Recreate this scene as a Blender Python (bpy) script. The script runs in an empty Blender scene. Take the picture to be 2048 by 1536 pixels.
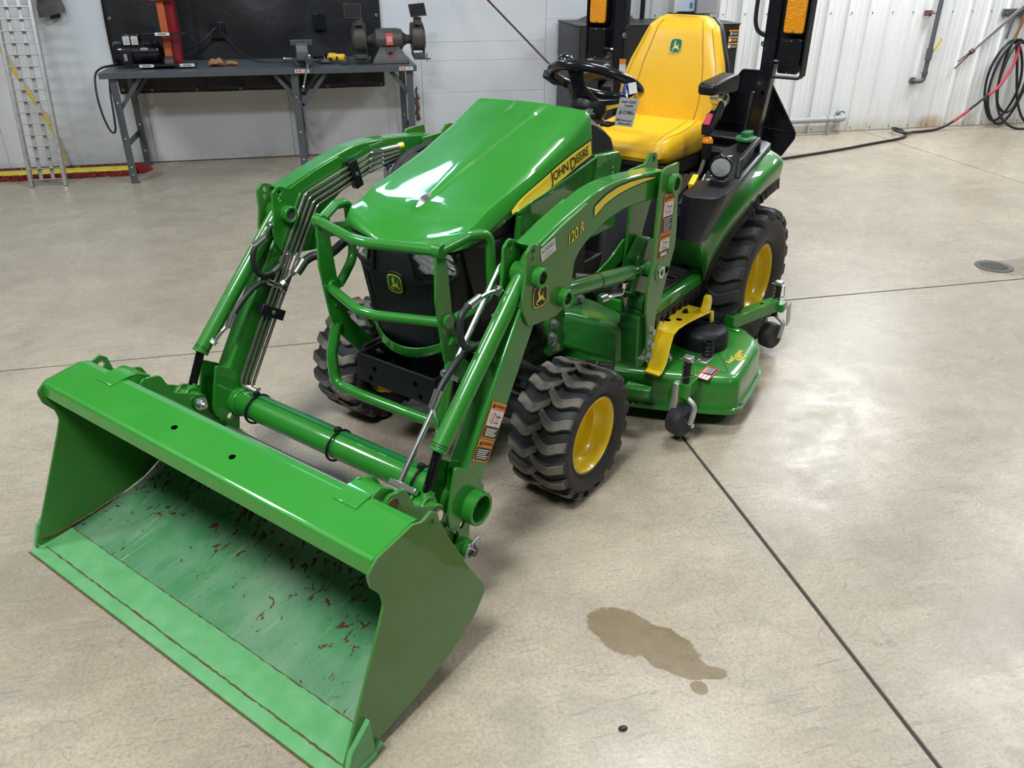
import bpy, bmesh, math, random
from math import sin, cos, pi, radians, sqrt, atan2
from mathutils import Vector as V, Matrix as MX, geometry
from mathutils.bvhtree import BVHTree

random.seed(7)
scn = bpy.context.scene
COL = scn.collection
TR = -0.846                      # heading of the parked tractor against the back wall
WD = 5.153                       # distance of the back wall
# world frame: x along the back wall, y towards it, z up; origin on the floor under the tractor's front axle.
# tractor frame: x = its left, y = its rear, turned by TR about z

# ------------------------------------------------------------------ camera
def look_axes(yaw, pitch, roll):
    f = V((sin(yaw)*cos(pitch), cos(yaw)*cos(pitch), -sin(pitch)))
    r = V((cos(yaw), -sin(yaw), 0)); u = r.cross(f)
    return cos(roll)*r + sin(roll)*u, -sin(roll)*r + cos(roll)*u, f
cr, cu, cf = look_axes(radians(-35.62), radians(28.21), radians(.16))
cd = bpy.data.cameras.new('camera'); cam = bpy.data.objects.new('camera', cd); COL.objects.link(cam)
m = MX.Identity(4)
for i in range(3):
    m[i][0], m[i][1], m[i][2] = cr[i], cu[i], -cf[i]
m.translation = V((1.661, -2.014, 1.647)); cam.matrix_world = MX.Rotation(TR, 4, 'Z') @ m
cd.sensor_fit = 'HORIZONTAL'; cd.sensor_width = 36; cd.lens = 1608*36/2048; cd.clip_start = .05
scn.camera = cam

# ------------------------------------------------------------------ world, exposure, lamps
w = bpy.data.worlds.new('world'); scn.world = w; w.use_nodes = True
w.node_tree.nodes['Background'].inputs[0].default_value = (.9, .95, 1, 1)
w.node_tree.nodes['Background'].inputs[1].default_value = .05
vs = scn.view_settings
vs.view_transform = 'Standard'; vs.look = 'None'; vs.gamma = 1; vs.use_curve_mapping = False
vs.exposure = -0.45
scn.cycles.use_denoising = True
scn.cycles.max_bounces = 5; scn.cycles.diffuse_bounces = 3; scn.cycles.glossy_bounces = 3
scn.cycles.use_adaptive_sampling = True; scn.cycles.adaptive_threshold = .09; scn.cycles.adaptive_min_samples = 12
scn.cycles.caustics_reflective = False; scn.cycles.caustics_refractive = False
scn.cycles.sample_clamp_indirect = 6.0

TH = 0.
def wl(s, n, z=0):               # wall coordinates are world coordinates
    return V((s, n, z))
LAMPS = [  # s, n, z, length, width, watts
    (-1.0, 3.75, 4.1, .8, .75, 50), (5.0, 4.5, 3.6, 1.25, .65, 190), (7.6, 3.6, 4.1, 1.25, .65, 120),
    (-4.0, 1.0, 4.3, 1.25, .65, 170), (1.5, .9, 4.3, 1.25, .65, 150), (4.8, 1.1, 4.2, 1.25, .65, 130),
    (-1.6, -2.3, 4.3, 1.25, .65, 330), (2.8, -3.6, 4.3, 1.25, .65, 110)]
LAMP_OBJS = []
for (s, n, z, a, b, p) in LAMPS:
    ld = bpy.data.lights.new('lamp_light', 'AREA'); ld.shape = 'RECTANGLE'; ld.size = a; ld.size_y = b
    ld.energy = p; ld.color = (.93, .97, 1.0) if s > -.9 or n < 3 else (.5, .8, 1.0)
    lo = bpy.data.objects.new('lamp_light', ld); COL.objects.link(lo)
    LAMP_OBJS.append((lo, wl(s, n, z), a, b))

# ------------------------------------------------------------------ materials
def mat(name, col, rough=.5, metal=0., coat=0., spec=.5, noise=None, bump=None, emit=None, alpha=None, trans=0.):
    M = bpy.data.materials.new(name); M.use_nodes = True
    nt = M.node_tree; b = nt.nodes['Principled BSDF']
    b.inputs['Base Color'].default_value = (*col, 1); b.inputs['Roughness'].default_value = rough
    b.inputs['Metallic'].default_value = metal; b.inputs['Coat Weight'].default_value = coat
    b.inputs['Coat Roughness'].default_value = .06
    b.inputs['Specular IOR Level'].default_value = spec; b.inputs['Transmission Weight'].default_value = trans
    if emit: b.inputs['Emission Color'].default_value = (*emit[:3], 1); b.inputs['Emission Strength'].default_value = emit[3]
    tc = None
    if noise or bump:
        tc = nt.nodes.new('ShaderNodeTexCoord')
    if noise:                    # (scale, amount, second colour)
        n = nt.nodes.new('ShaderNodeTexNoise'); n.inputs['Scale'].default_value = noise[0]; n.inputs['Detail'].default_value = 5
        nt.links.new(tc.outputs['Object'], n.inputs['Vector'])
        r = nt.nodes.new('ShaderNodeValToRGB'); r.color_ramp.elements[0].position = .35; r.color_ramp.elements[1].position = .7
        c2 = noise[2]
        r.color_ramp.elements[0].color = (*col, 1); r.color_ramp.elements[1].color = (*[c*(1-noise[1]) + d*noise[1] for c, d in zip(col, c2)], 1)
        nt.links.new(n.outputs[0], r.inputs[0]); nt.links.new(r.outputs[0], b.inputs['Base Color'])
    if bump:                     # (scale, strength, distance)
        n = nt.nodes.new('ShaderNodeTexNoise'); n.inputs['Scale'].default_value = bump[0]; n.inputs['Detail'].default_value = 3
        nt.links.new(tc.outputs['Object'], n.inputs['Vector'])
        bp = nt.nodes.new('ShaderNodeBump'); bp.inputs['Strength'].default_value = bump[1]; bp.inputs['Distance'].default_value = bump[2]
        nt.links.new(n.outputs[0], bp.inputs['Height']); nt.links.new(bp.outputs[0], b.inputs['Normal'])
    return M

class NT:                        # terse node-tree helper
    def __init__(s, M): s.t = M.node_tree; s.b = s.t.nodes['Principled BSDF']
    def n(s, kind, ins=None, **props):
        q = s.t.nodes.new('ShaderNode' + kind)
        for k, v in props.items(): setattr(q, k, v)
        for k, v in (ins or {}).items():
            if hasattr(v, 'node') or isinstance(v, bpy.types.NodeSocket): s.t.links.new(v, q.inputs[k])
            else: q.inputs[k].default_value = v
        return q
    def math(s, op, a, b=0., c=0.): return s.n('Math', {0: a, 1: b, 2: c}, operation=op).outputs[0]
    def ramp(s, f, *st):
        q = s.n('ValToRGB', {0: f}); e = q.color_ramp.elements
        while len(e) < len(st): e.new(.5)
        for i, (p, c) in enumerate(st): e[i].position = p; e[i].color = (*c, 1) if len(c) == 3 else c
        return q.outputs[0]
    def mix(s, f, a, b, mode='MIX'):
        q = s.t.nodes.new('ShaderNodeMix'); q.data_type = 'RGBA'; q.blend_type = mode
        for sock, v in ((q.inputs[0], f), (q.inputs[6], a), (q.inputs[7], b)):
            if isinstance(v, bpy.types.NodeSocket): s.t.links.new(v, sock)
            else: sock.default_value = v if not isinstance(v, tuple) or len(v) == 4 else (*v, 1)
        return q.outputs[2]
    def noise(s, vec, scale, detail=4, rough=.5, dist=0.):
        return s.n('TexNoise', {'Vector': vec, 'Scale': scale, 'Detail': detail, 'Roughness': rough, 'Distortion': dist}).outputs[0]
    def link(s, o, name): s.t.links.new(o, s.b.inputs[name])

# ------------------------------------------------------------------ mesh builder
def rot_to(d):
    return V((0, 0, 1)).rotation_difference(V(d).normalized()).to_matrix()
def arc2(c, r, a0, a1, n): return [(c[0] + r*cos(a0 + (a1-a0)*i/n), c[1] + r*sin(a0 + (a1-a0)*i/n)) for i in range(n+1)]
def fillet(pts, rad, k=4, closed=True):
    """round the corners of a polyline of any dimension; rad a number or list"""
    P = [V(p) for p in pts]; out = []; n = len(P)
    for i in range(n):
        r = rad[i] if isinstance(rad, (list, tuple)) else rad
        if (not closed and i in (0, n-1)) or r <= 0: out.append(tuple(P[i])); continue
        a, p, b = P[i-1], P[i], P[(i+1) % n]
        u = a - p; v = b - p; lu, lv = u.length, v.length
        if lu < 1e-9 or lv < 1e-9: out.append(tuple(p)); continue
        u /= lu; v /= lv; ang = max(1e-3, math.acos(max(-1, min(1, u.dot(v)))))
        if ang > pi - .03: out.append(tuple(p)); continue
        t = min(r/math.tan(ang/2), lu*.49, lv*.49)
        for j in range(k+1):
            f = j/k; q0 = p + u*t*(1-f); q1 = p + v*t*f
            out.append(tuple(q0*(1-f) + q1*f))
    return out
def spline(pts, k=6, closed=False):
    P = [V(p) for p in pts]; n = len(P); out = []
    for i in range(n if closed else n-1):
        g = (lambda j: P[j % n]) if closed else (lambda j: P[max(0, min(n-1, j))])
        a, b, c, d = g(i-1), g(i), g(i+1), g(i+2)
        for j in range(k):
            t = j/k
            out.append(tuple(.5*((2*b) + (c-a)*t + (2*a-5*b+4*c-d)*t*t + (3*b-a-3*c+d)*t**3)))
    if not closed: out.append(tuple(P[-1]))
    return out
def keyhole(poly, holes, k=14):
    """polygon with round holes cut in through slits; holes = (u, v, r)"""
    P = [tuple(p) for p in poly]
    area = sum(P[i-1][0]*P[i][1] - P[i][0]*P[i-1][1] for i in range(len(P)))
    if area < 0: P.reverse()
    for (cx, cy, r) in holes:
        j = min(range(len(P)), key=lambda i: (P[i][0]-cx)**2 + (P[i][1]-cy)**2)
        a0 = atan2(P[j][1]-cy, P[j][0]-cx)
        ring = [(cx + r*cos(a0 - 2*pi*i/k), cy + r*sin(a0 - 2*pi*i/k)) for i in range(k+1)]
        P = P[:j+1] + ring + [P[j]] + P[j+1:]
    return P

class B:
    def __init__(s): s.v = []; s.f = []; s.m = []
    def add(s, vs, fs, mi=0, M=None):
        o = len(s.v)
        s.v += [tuple(M @ V(p)) if M is not None else tuple(p) for p in vs]
        s.f += [tuple(i+o for i in f) for f in fs]; s.m += [mi]*len(fs); return s
    def box(s, x0, x1, y0, y1, z0, z1, mi=0, M=None):
        vs = [(x, y, z) for x in (x0, x1) for y in (y0, y1) for z in (z0, z1)]
        return s.add(vs, [(0,1,3,2),(4,6,7,5),(0,4,5,1),(2,3,7,6),(0,2,6,4),(1,5,7,3)], mi, M)
    def obox(s, c, ax, ay, az, mi=0):       # centre and three half-axis vectors
        c, ax, ay, az = map(V, (c, ax, ay, az))
        vs = [c + i*ax + j*ay + k*az for i in (-1,1) for j in (-1,1) for k in (-1,1)]
        return s.add(vs, [(0,1,3,2),(4,6,7,5),(0,4,5,1),(2,3,7,6),(0,2,6,4),(1,5,7,3)], mi)
    def bar(s, p0, p1, w, h, up=(0,0,1), mi=0):   # straight bar between two points
        p0, p1 = V(p0), V(p1); d = p1-p0; x = d.cross(V(up)).normalized(); z = x.cross(d).normalized()
        return s.obox((p0+p1)/2, d/2, x*w/2, z*h/2, mi)
    def cyl(s, p0, p1, r, r1=None, n=18, mi=0, hole=0.):
        p0, p1 = V(p0), V(p1); R = rot_to(p1-p0); r1 = r if r1 is None else r1
        a = [R @ V((cos(2*pi*i/n), sin(2*pi*i/n), 0)) for i in range(n)]
        if hole:
            vs = [p0+q*r for q in a] + [p1+q*r1 for q in a] + [p1+q*hole for q in a] + [p0+q*hole for q in a]
            fs = [(j*n+i, j*n+(i+1)%n, ((j+1)%4)*n+(i+1)%n, ((j+1)%4)*n+i) for j in range(4) for i in range(n)]
        else:
            vs = [p0+q*r for q in a] + [p1+q*r1 for q in a]
            fs = [(i, (i+1)%n, n+(i+1)%n, n+i) for i in range(n)] + [tuple(range(n)), tuple(range(n, 2*n))]
        return s.add(vs, fs, mi)
    def tube(s, pts, r, n=10, closed=False, mi=0, flat=None):
        P = [V(p) for p in pts]; N = len(P); vs = []; T = []
        for i in range(N):
            a = P[i-1] if (closed or i) else P[i]; b = P[(i+1) % N] if (closed or i < N-1) else P[i]
            T.append((b-a).normalized())
        ref = V((0,0,1)) if abs(T[0].z) < .9 else V((1,0,0))
        x = (ref - T[0]*ref.dot(T[0])).normalized()
        for i in range(N):
            x = (x - T[i]*x.dot(T[i])).normalized(); y = T[i].cross(x)
            ri = r[i] if isinstance(r, (list, tuple)) else r
            fx = flat if flat else 1
            for j in range(n): vs.append(P[i] + x*ri*fx*cos(2*pi*j/n) + y*ri*sin(2*pi*j/n))
        fs = [(i*n+j, i*n+(j+1)%n, ((i+1)%N)*n+(j+1)%n, ((i+1)%N)*n+j) for i in range(N if closed else N-1) for j in range(n)]
        if not closed: fs += [tuple(range(n)), tuple(range((N-1)*n, N*n))]
        return s.add(vs, fs, mi)
    def prism(s, poly, ax, a, b, mi=0):     # 2-D polygon (other two axes in xyz order) pushed along axis ax
        n = len(poly)
        f = {'x': lambda p, t: (t, p[0], p[1]), 'y': lambda p, t: (p[0], t, p[1]), 'z': lambda p, t: (p[0], p[1], t)}[ax]
        vs = [f(p, a) for p in poly] + [f(p, b) for p in poly]
        return s.add(vs, [tuple(range(n)), tuple(range(n, 2*n))] + [(i, (i+1)%n, n+(i+1)%n, n+i) for i in range(n)], mi)
    def lathe(s, prof, o=(0,0,0), axis=(0,0,1), n=32, mi=0, closed=False):
        R = rot_to(axis); o = V(o); vs = []; k = len(prof)
        for i in range(n):
            a = 2*pi*i/n
            for (r, h) in prof: vs.append(o + R @ V((r*cos(a), r*sin(a), h)))
        fs = [(i*k+j, i*k+(j+1)%k, ((i+1)%n)*k+(j+1)%k, ((i+1)%n)*k+j) for i in range(n) for j in range(k if closed else k-1)]
        return s.add(vs, fs, mi)
    def loft(s, rings, closed=True, cap=True, mi=0):
        n = len(rings[0]); vs = [p for r in rings for p in r]; e = n if closed else n-1
        fs = [(i*n+j, i*n+(j+1)%n, (i+1)*n+(j+1)%n, (i+1)*n+j) for i in range(len(rings)-1) for j in range(e)]
        if cap and closed: fs += [tuple(range(n)), tuple(range((len(rings)-1)*n, len(rings)*n))]
        return s.add(vs, fs, mi)
    def ball(s, c, r, n=14, mi=0, sc=(1,1,1)):
        c = V(c); vs = []; k = n//2
        for i in range(1, k):
            t = pi*i/k
            for j in range(n): vs.append(c + V((r*sc[0]*sin(t)*cos(2*pi*j/n), r*sc[1]*sin(t)*sin(2*pi*j/n), r*sc[2]*cos(t))))
        fs = [(i*n+j, i*n+(j+1)%n, (i+1)*n+(j+1)%n, (i+1)*n+j) for i in range(k-2) for j in range(n)]
        vs += [c + V((0,0,r*sc[2])), c - V((0,0,r*sc[2]))]; t = len(vs)-2
        fs += [(t, (j+1)%n, j) for j in range(n)] + [(t+1, (k-2)*n+j, (k-2)*n+(j+1)%n) for j in range(n)]
        return s.add(vs, fs, mi)
    def hexnut(s, p, d, r=.009, h=.007, mi=0, stud=0):
        p, d = V(p), V(d).normalized(); s.cyl(p, p+d*.002, r*1.35, n=14, mi=mi); s.cyl(p, p+d*h, r, n=6, mi=mi)
        if stud: s.cyl(p, p+d*(h+stud), r*.5, n=8, mi=mi)
        return s
    def mirror(s): s.v = [(-x, y, z) for x, y, z in s.v]; return s
    def mesh(s, name, mats, ang=35, merge=False):
        me = bpy.data.meshes.new(name); me.from_pydata([tuple(p) for p in s.v], [], s.f)
        for M in (mats if isinstance(mats, (list, tuple)) else [mats]): me.materials.append(M)
        me.polygons.foreach_set('material_index', s.m)
        bm = bmesh.new(); bm.from_mesh(me)
        if merge: bmesh.ops.remove_doubles(bm, verts=bm.verts, dist=merge if merge is not True else 1e-5)
        bmesh.ops.recalc_face_normals(bm, faces=bm.faces)
        for f in bm.faces: f.smooth = ang > 0
        bm.to_mesh(me); bm.free()
        if ang > 0: me.set_sharp_from_angle(angle=radians(ang))
        return me
    def build(s, name, mats, parent=None, ang=35, bevel=0, seg=2, label=None, merge=False, kind=None):
        o = bpy.data.objects.new(name, s.mesh(name, mats, ang, merge)); COL.objects.link(o)
        if parent is not None: o.parent = parent
        if bevel:
            q = o.modifiers.new('bevel', 'BEVEL'); q.width = bevel; q.segments = seg; q.limit_method = 'ANGLE'
            q.angle_limit = radians(40); q.harden_normals = False
        if label: o['label'] = label
        if kind: o['kind'] = kind
        return o

def tag(o, label, cat, group=None):
    o['label'] = label; o['category'] = cat
    if group: o['group'] = group
    return o
def thing(name, label, cat, loc=(0,0,0), rz=0, group=None):
    o = bpy.data.objects.new(name, None); COL.objects.link(o); o.location = loc; o.rotation_euler = (0,0,rz)
    o.empty_display_size = .1
    return tag(o, label, cat, group)
def inst(src, name, parent, loc=(0,0,0), rot=(0,0,0)):
    o = src.copy(); o.name = name; COL.objects.link(o); o.parent = parent; o.location = loc; o.rotation_euler = rot; return o

_fc = {}
def text2d(txt, size=1., shear=0., spacing=1.):
    key = (txt, shear, spacing)
    if key not in _fc:
        c = bpy.data.curves.new('txt', 'FONT'); c.body = txt; c.size = 1; c.shear = shear; c.space_character = spacing
        c.offset = .012; c.align_x = 'CENTER'; c.align_y = 'CENTER'; c.resolution_u = 3
        o = bpy.data.objects.new('txt', c); COL.objects.link(o)
        bpy.context.view_layer.update()
        me = bpy.data.meshes.new_from_object(o.evaluated_get(bpy.context.evaluated_depsgraph_get()))
        _fc[key] = ([(p.co.x, p.co.y) for p in me.vertices], [tuple(f.vertices) for f in me.polygons])
        bpy.data.objects.remove(o); bpy.data.curves.remove(c); bpy.data.meshes.remove(me)
    vs, fs = _fc[key]
    return [(x*size, y*size) for x, y in vs], fs
def poly2d(pts):
    tri = geometry.tessellate_polygon([[V((p[0], p[1], 0)) for p in pts]])
    return list(pts), [tuple(t) for t in tri]
class Decal:
    """flat or curved print: fn maps (a, b, height above surface) to 3-D"""
    def __init__(s, fn): s.b = B(); s.fn = fn; s.h = .0008
    def shape(s, vf, mi, dx=0, dy=0, sx=1, sy=1, rot=0, lift=1):
        c, n = cos(rot), sin(rot)
        s.h += .00025
        s.b.add([s.fn(dx + (x*sx)*c - (y*sy)*n, dy + (x*sx)*n + (y*sy)*c, s.h) for x, y in vf[0]], vf[1], mi); return s
    def rect(s, a0, a1, b0, b1, mi, k=1):
        vs = [(a0 + (a1-a0)*i/k, b) for i in range(k+1) for b in (b0, b1)]
        return s.shape((vs, [(2*i, 2*i+2, 2*i+3, 2*i+1) for i in range(k)]), mi)
    def poly(s, pts, mi, **k): return s.shape(poly2d(pts), mi, **k)
    def text(s, t, size, dx, dy, mi, shear=0, sx=1, rot=0, sp=1.): return s.shape(text2d(t, size, shear, sp), mi, dx, dy, sx=sx, rot=rot)
    def build(s, name, mats, parent, label=None): return s.b.build(name, mats, parent, ang=0, label=label)
def planar(o, u, v):
    o, u, v = V(o), V(u).normalized(), V(v).normalized(); n = u.cross(v).normalized()
    return lambda a, b, h: o + u*a + v*b + n*h
DEER = [(446,172),(458,160),(444,135),(450,132),(462,152),(468,98),(476,98),(473,128),(488,116),(494,122),(478,142),(480,165),(486,190),(502,200),(525,198),(532,188),(524,162),(531,160),(543,185),(541,215),(553,240),(572,258),(569,287),(560,285),(556,265),(532,254),(512,243),(482,251),(455,257),(433,259),(431,270),(446,285),(462,299),(456,304),(430,286),(417,268),(422,250),(449,237),(456,220),(461,202),(458,183)]
DEER = [((x-492)/110, (200-y)/110) for x, y in DEER]
def shield(a, b, k=32, e=3.6):
    return [(a*math.copysign(abs(cos(t))**(2/e), cos(t)), b*math.copysign(abs(sin(t))**(2/e), sin(t))) for t in [2*pi*i/k for i in range(k)]]
# ------------------------------------------------------------------ the materials of the place
STAIN = [(.262,-1.055,.135,.10,-.9), (.335,-1.12,.14,.085,-.75), (.375,-1.21,.085,.05,-.6), (.43,-1.245,.06,.03,-.3), (.38,-1.285,.028,.03,.3), (.335,-1.18,.1,.05,-.8)]
def concrete():
    M = mat('concrete', (.5,.45,.37), .42); t = NT(M)
    co = t.n('TexCoord').outputs['Object']
    big = t.noise(co, .9, 5, .6, .4); mid = t.noise(co, 4.5, 6, .65, .6); fine = t.noise(co, 95, 5, .7); spk = t.noise(co, 230, 2, .5)
    st = t.n('Mapping', {'Vector': co, 'Scale': (1.0, 2.4, 1), 'Rotation': (0, 0, .5)}).outputs[0]
    streak = t.noise(st, 5, 6, .7, .3)
    c = t.ramp(big, (.3, (.345,.288,.212)), (.5, (.425,.36,.27)), (.72, (.49,.418,.32)))
    c = t.mix(t.ramp(mid, (.42, (0,0,0)), (.78, (.9,.9,.9))), c, (.285,.24,.185, 1))
    c = t.mix(t.ramp(streak, (.5, (0,0,0)), (.8, (.6,.6,.6))), c, (.53,.455,.355, 1))
    c = t.mix(t.ramp(fine, (.36, (.5,.5,.5)), (.56, (0,0,0))), c, (.20,.165,.12, 1))
    c = t.mix(t.ramp(spk, (.29, (.9,.9,.9)), (.36, (0,0,0))), c, (.15,.14,.12, 1))
    warp = t.n('VectorMath', {0: co, 1: t.n('VectorMath', {0: t.n('TexNoise', {'Vector': co, 'Scale': 6., 'Detail': 4.}).outputs['Color'], 'Scale': .16}, operation='SCALE').outputs[0]}, operation='ADD').outputs[0]
    vo = t.n('TexVoronoi', {'Vector': warp, 'Scale': 7.5}, feature='DISTANCE_TO_EDGE').outputs['Distance']
    cm = t.math('MULTIPLY', t.ramp(vo, (.0, (1,1,1)), (.014, (0,0,0))), t.ramp(t.noise(co, 2.2, 3), (.45, (0,0,0)), (.62, (.55,.55,.55))))
    c = t.mix(cm, c, (.16,.14,.11, 1))
    # dark scratches and tyre scuffs
    sv = t.n('Mapping', {'Vector': co, 'Scale': (3., 40., 1), 'Rotation': (0, 0, .9)}).outputs[0]
    sc = t.math('MULTIPLY', t.ramp(t.noise(sv, 3, 2, .5, 1.2), (.62, (0,0,0)), (.68, (1,1,1))), t.ramp(t.noise(co, 1.6, 3), (.40, (0,0,0)), (.55, (.7,.7,.7))))
    c = t.mix(sc, c, (.2,.19,.175, 1))
    sep = t.n('SeparateXYZ', {0: co}); X, Y = sep.outputs[0], sep.outputs[1]
    wob = t.math('MULTIPLY', t.math('SUBTRACT', t.noise(co, 14, 5, .65), .5), .22)
    def blob(cx, cy, a, b, rot, soft=.05, wv=1.):
        dx = t.math('SUBTRACT', X, cx); dy = t.math('SUBTRACT', Y, cy); cc, ss = cos(rot), sin(rot)
        u = t.math('DIVIDE', t.math('ADD', t.math('MULTIPLY', dx, cc), t.math('MULTIPLY', dy, ss)), a)
        v = t.math('DIVIDE', t.math('SUBTRACT', t.math('MULTIPLY', dy, cc), t.math('MULTIPLY', dx, ss)), b)
        d = t.math('SQRT', t.math('ADD', t.math('MULTIPLY', u, u), t.math('MULTIPLY', v, v)))
        d = t.math('ADD', d, t.math('MULTIPLY', wob, 4*wv))
        return t.ramp(d, (max(0, .78-soft), (1,1,1)), (.78+soft, (0,0,0)))
    oil = None
    for (cx, cy, a, b_, rot) in STAIN:
        bl = blob(cx, cy, a, b_, rot, .035, .75); oil = bl if oil is None else t.math('MAXIMUM', oil, bl)
    c = t.mix(t.math('MULTIPLY', oil, .9), c, t.mix(t.noise(co, 22, 4), (.115,.078,.03, 1), (.21,.15,.07, 1)))
    for (cx, cy, a, b_, rot, col, k, so) in ((3.95,1.2,.85,.2,.03,(.19,.145,.095),.75,.05), (4.9,1.9,.4,.05,.1,(.2,.14,.08),.6,.2), (3.75,4.1,.2,.07,.2,(.27,.2,.11),.6,.2),
            (1.75,-1.15,.9,.16,.25,(.255,.215,.17),.55,.3), (-.2,-.75,.9,.28,.15,(.24,.195,.145),.35,.5), (2.2,.7,.9,.3,.9,(.50,.45,.37),.5,.6)):
        c = t.mix(t.math('MULTIPLY', blob(cx, cy, a, b_, rot, so), k), c, (*col, 1))
    t.link(c, 'Base Color')
    rr = t.ramp(t.math('ADD', t.math('MULTIPLY', mid, .5), t.math('MULTIPLY', streak, .5)), (.35, (.2,)*3), (.7, (.46,)*3)); t.link(rr, 'Roughness')
    bp = t.n('Bump', {'Height': t.math('ADD', t.math('MULTIPLY', fine, .5), t.math('MULTIPLY', mid, 1.2)), 'Strength': .22, 'Distance': .004}); t.link(bp.outputs[0], 'Normal')
    return M
def painted_wall():
    M = mat('white_wall_panel', (.62,.645,.68), .45); t = NT(M); co = t.n('TexCoord').outputs['Object']
    c = t.mix(t.ramp(t.noise(co, 1.6, 5, .6), (.35, (0,0,0)), (.75, (.7,.7,.7))), (.78,.80,.84, 1), (.66,.68,.71, 1))
    c = t.mix(t.ramp(t.noise(co, 45, 3, .6), (.24, (.8,.8,.8)), (.29, (0,0,0))), c, (.16,.16,.16, 1))
    sep = t.n('SeparateXYZ', {0: co})
    low = t.ramp(t.math('ADD', sep.outputs[2], t.math('MULTIPLY', t.noise(co, 9, 4, .7), .16)), (.06, (.6,.6,.6)), (.16, (0,0,0)))
    c = t.mix(low, c, (.36,.34,.30, 1)); t.link(c, 'Base Color')
    return M
def siding():
    M = mat('white_siding', (.7,.71,.72), .35); t = NT(M); co = t.n('TexCoord').outputs['Object']
    st = t.n('Mapping', {'Vector': co, 'Scale': (7., 7., .6)}).outputs[0]
    c = t.mix(t.ramp(t.noise(st, 2.2, 5, .6), (.45, (0,0,0)), (.75, (.6,.6,.6))), (.80,.81,.815, 1), (.68,.68,.66, 1))
    c = t.mix(t.ramp(t.noise(co, 60, 3, .6), (.24, (.8,.8,.8)), (.285, (0,0,0))), c, (.2,.19,.17, 1))
    sep = t.n('SeparateXYZ', {0: co}); X, Z = sep.outputs[0], sep.outputs[2]
    low = t.ramp(t.math('ADD', Z, t.math('MULTIPLY', t.noise(co, 8, 4, .7), .22)), (.1, (.7,.7,.7)), (.26, (0,0,0)))
    c = t.mix(low, c, (.5,.46,.38, 1))
    dx = t.math('DIVIDE', t.math('SUBTRACT', X, 5.95), .26); dz = t.math('DIVIDE', Z, .2)
    rd = t.math('ADD', t.math('ADD', t.math('MULTIPLY', dx, dx), t.math('MULTIPLY', dz, dz)), t.math('MULTIPLY', t.noise(st, 5, 4, .7), .9))
    c = t.mix(t.ramp(rd, (.4, (.85,.85,.85)), (1.25, (0,0,0))), c, (.42,.25,.1, 1))
    t.link(c, 'Base Color'); return M
M_conc = concrete(); M_wall = painted_wall(); M_side = siding()
M_joint = mat('joint_sealant', (.045,.04,.035), .8)
M_ceil = mat('grey_ceiling', (.30,.31,.32), .6)
M_steel = mat('bench_grey_paint', (.075,.084,.097), .4, noise=(30,.3,(.12,.125,.135)))
M_blk = mat('black_plastic', (.008,.0085,.011), .45, spec=.35)
M_blkg = mat('black_gloss', (.009,.010,.013), .2, coat=.3)
M_rub = mat('black_rubber', (.012,.012,.014), .5)
M_alu = mat('cast_aluminium', (.52,.52,.51), .38, metal=.75, noise=(25,.5,(.75,.75,.73)))
M_chr = mat('bright_zinc', (.75,.76,.77), .22, metal=1.)
M_chrd = mat('dull_zinc', (.45,.46,.47), .35, metal=.9)
M_cast = mat('dark_cast_iron', (.075,.07,.066), .5, metal=.3, noise=(40,.5,(.12,.11,.10)))
M_red = mat('red_enamel', (.28,.012,.022), .3, coat=.3)
M_orng = mat('orange_belt', (.52,.12,.04), .8)
M_ylw = mat('tool_yellow', (.85,.52,.02), .4)
M_wht = mat('white_print', (.75,.75,.74), .5)
M_redp = mat('red_print', (.62,.06,.05), .5)
M_blkp = mat('black_print', (.012,.012,.012), .5)
M_orp = mat('orange_print', (.83,.27,.03), .5)
M_ylp = mat('yellow_print', (.88,.68,.05), .45)
M_leather = mat('tan_leather', (.28,.13,.05), .75, noise=(40,.6,(.42,.22,.09)), bump=(60,.4,.004))
M_gryfab = mat('grey_suede', (.11,.105,.095), .9, noise=(25,.5,(.17,.165,.15)), bump=(90,.4,.003))
M_tarp = mat('black_tarp', (.011,.0115,.014), .42, bump=(5,.5,.02))
M_brass = mat('brass_grommet', (.55,.46,.28), .35, metal=.9)
M_mop = mat('red_mop_yarn', (.23,.012,.014), .95, noise=(70,.6,(.34,.03,.03)), bump=(110,.9,.01))
M_mopy = mat('yellow_mop_tape', (.80,.66,.06), .6)
M_rope = mat('yellow_rope', (.75,.5,.04), .7)
M_cab = mat('brown_black_cabinet', (.022,.021,.021), .42)
M_pipe = mat('grey_pipe', (.085,.09,.097), .5)
M_pipel = mat('light_grey_pipe', (.33,.34,.35), .5)
M_hose = mat('black_hose', (.014,.014,.016), .45)
M_rhose = mat('red_sleeve', (.42,.045,.06), .6)
M_copper = mat('copper_pipe', (.55,.25,.11), .35, metal=.8)
M_rod = mat('dark_red_rod', (.085,.018,.016), .4)
M_brown = mat('brown_rag', (.10,.05,.032), .9, noise=(40,.5,(.2,.15,.12)))
M_lampw = mat('lamp_housing_white', (.8,.8,.8), .5)
M_glass = mat('clear_shield', (.02,.02,.022), .15, coat=.5)

def struct(o, *, kids=False): o['kind'] = 'structure'; return o

# ------------------------------------------------------------------ floor of poured slabs
fl = B().box(-9.5, 12.5, -10.5, WD+.3, -.2, -.006).build('floor', M_joint, ang=0); struct(fl); fl.rotation_euler.z = TH
S = [-9.5, -3.476, .824, 5.124, 9.424, 12.5]; NN = [-10.5, -7.4, -3.2, 1.028, WD+.02]
for i in range(len(S)-1):
    for j in range(len(NN)-1):
        ga = .0045 if i in (1,) else .003
        B().box(S[i]+.0062, S[i+1]-.0062, NN[j]+.0055, NN[j+1]-.0055, -.15, 0).build('slab', M_conc, fl, ang=0, bevel=.0015, seg=1)
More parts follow.
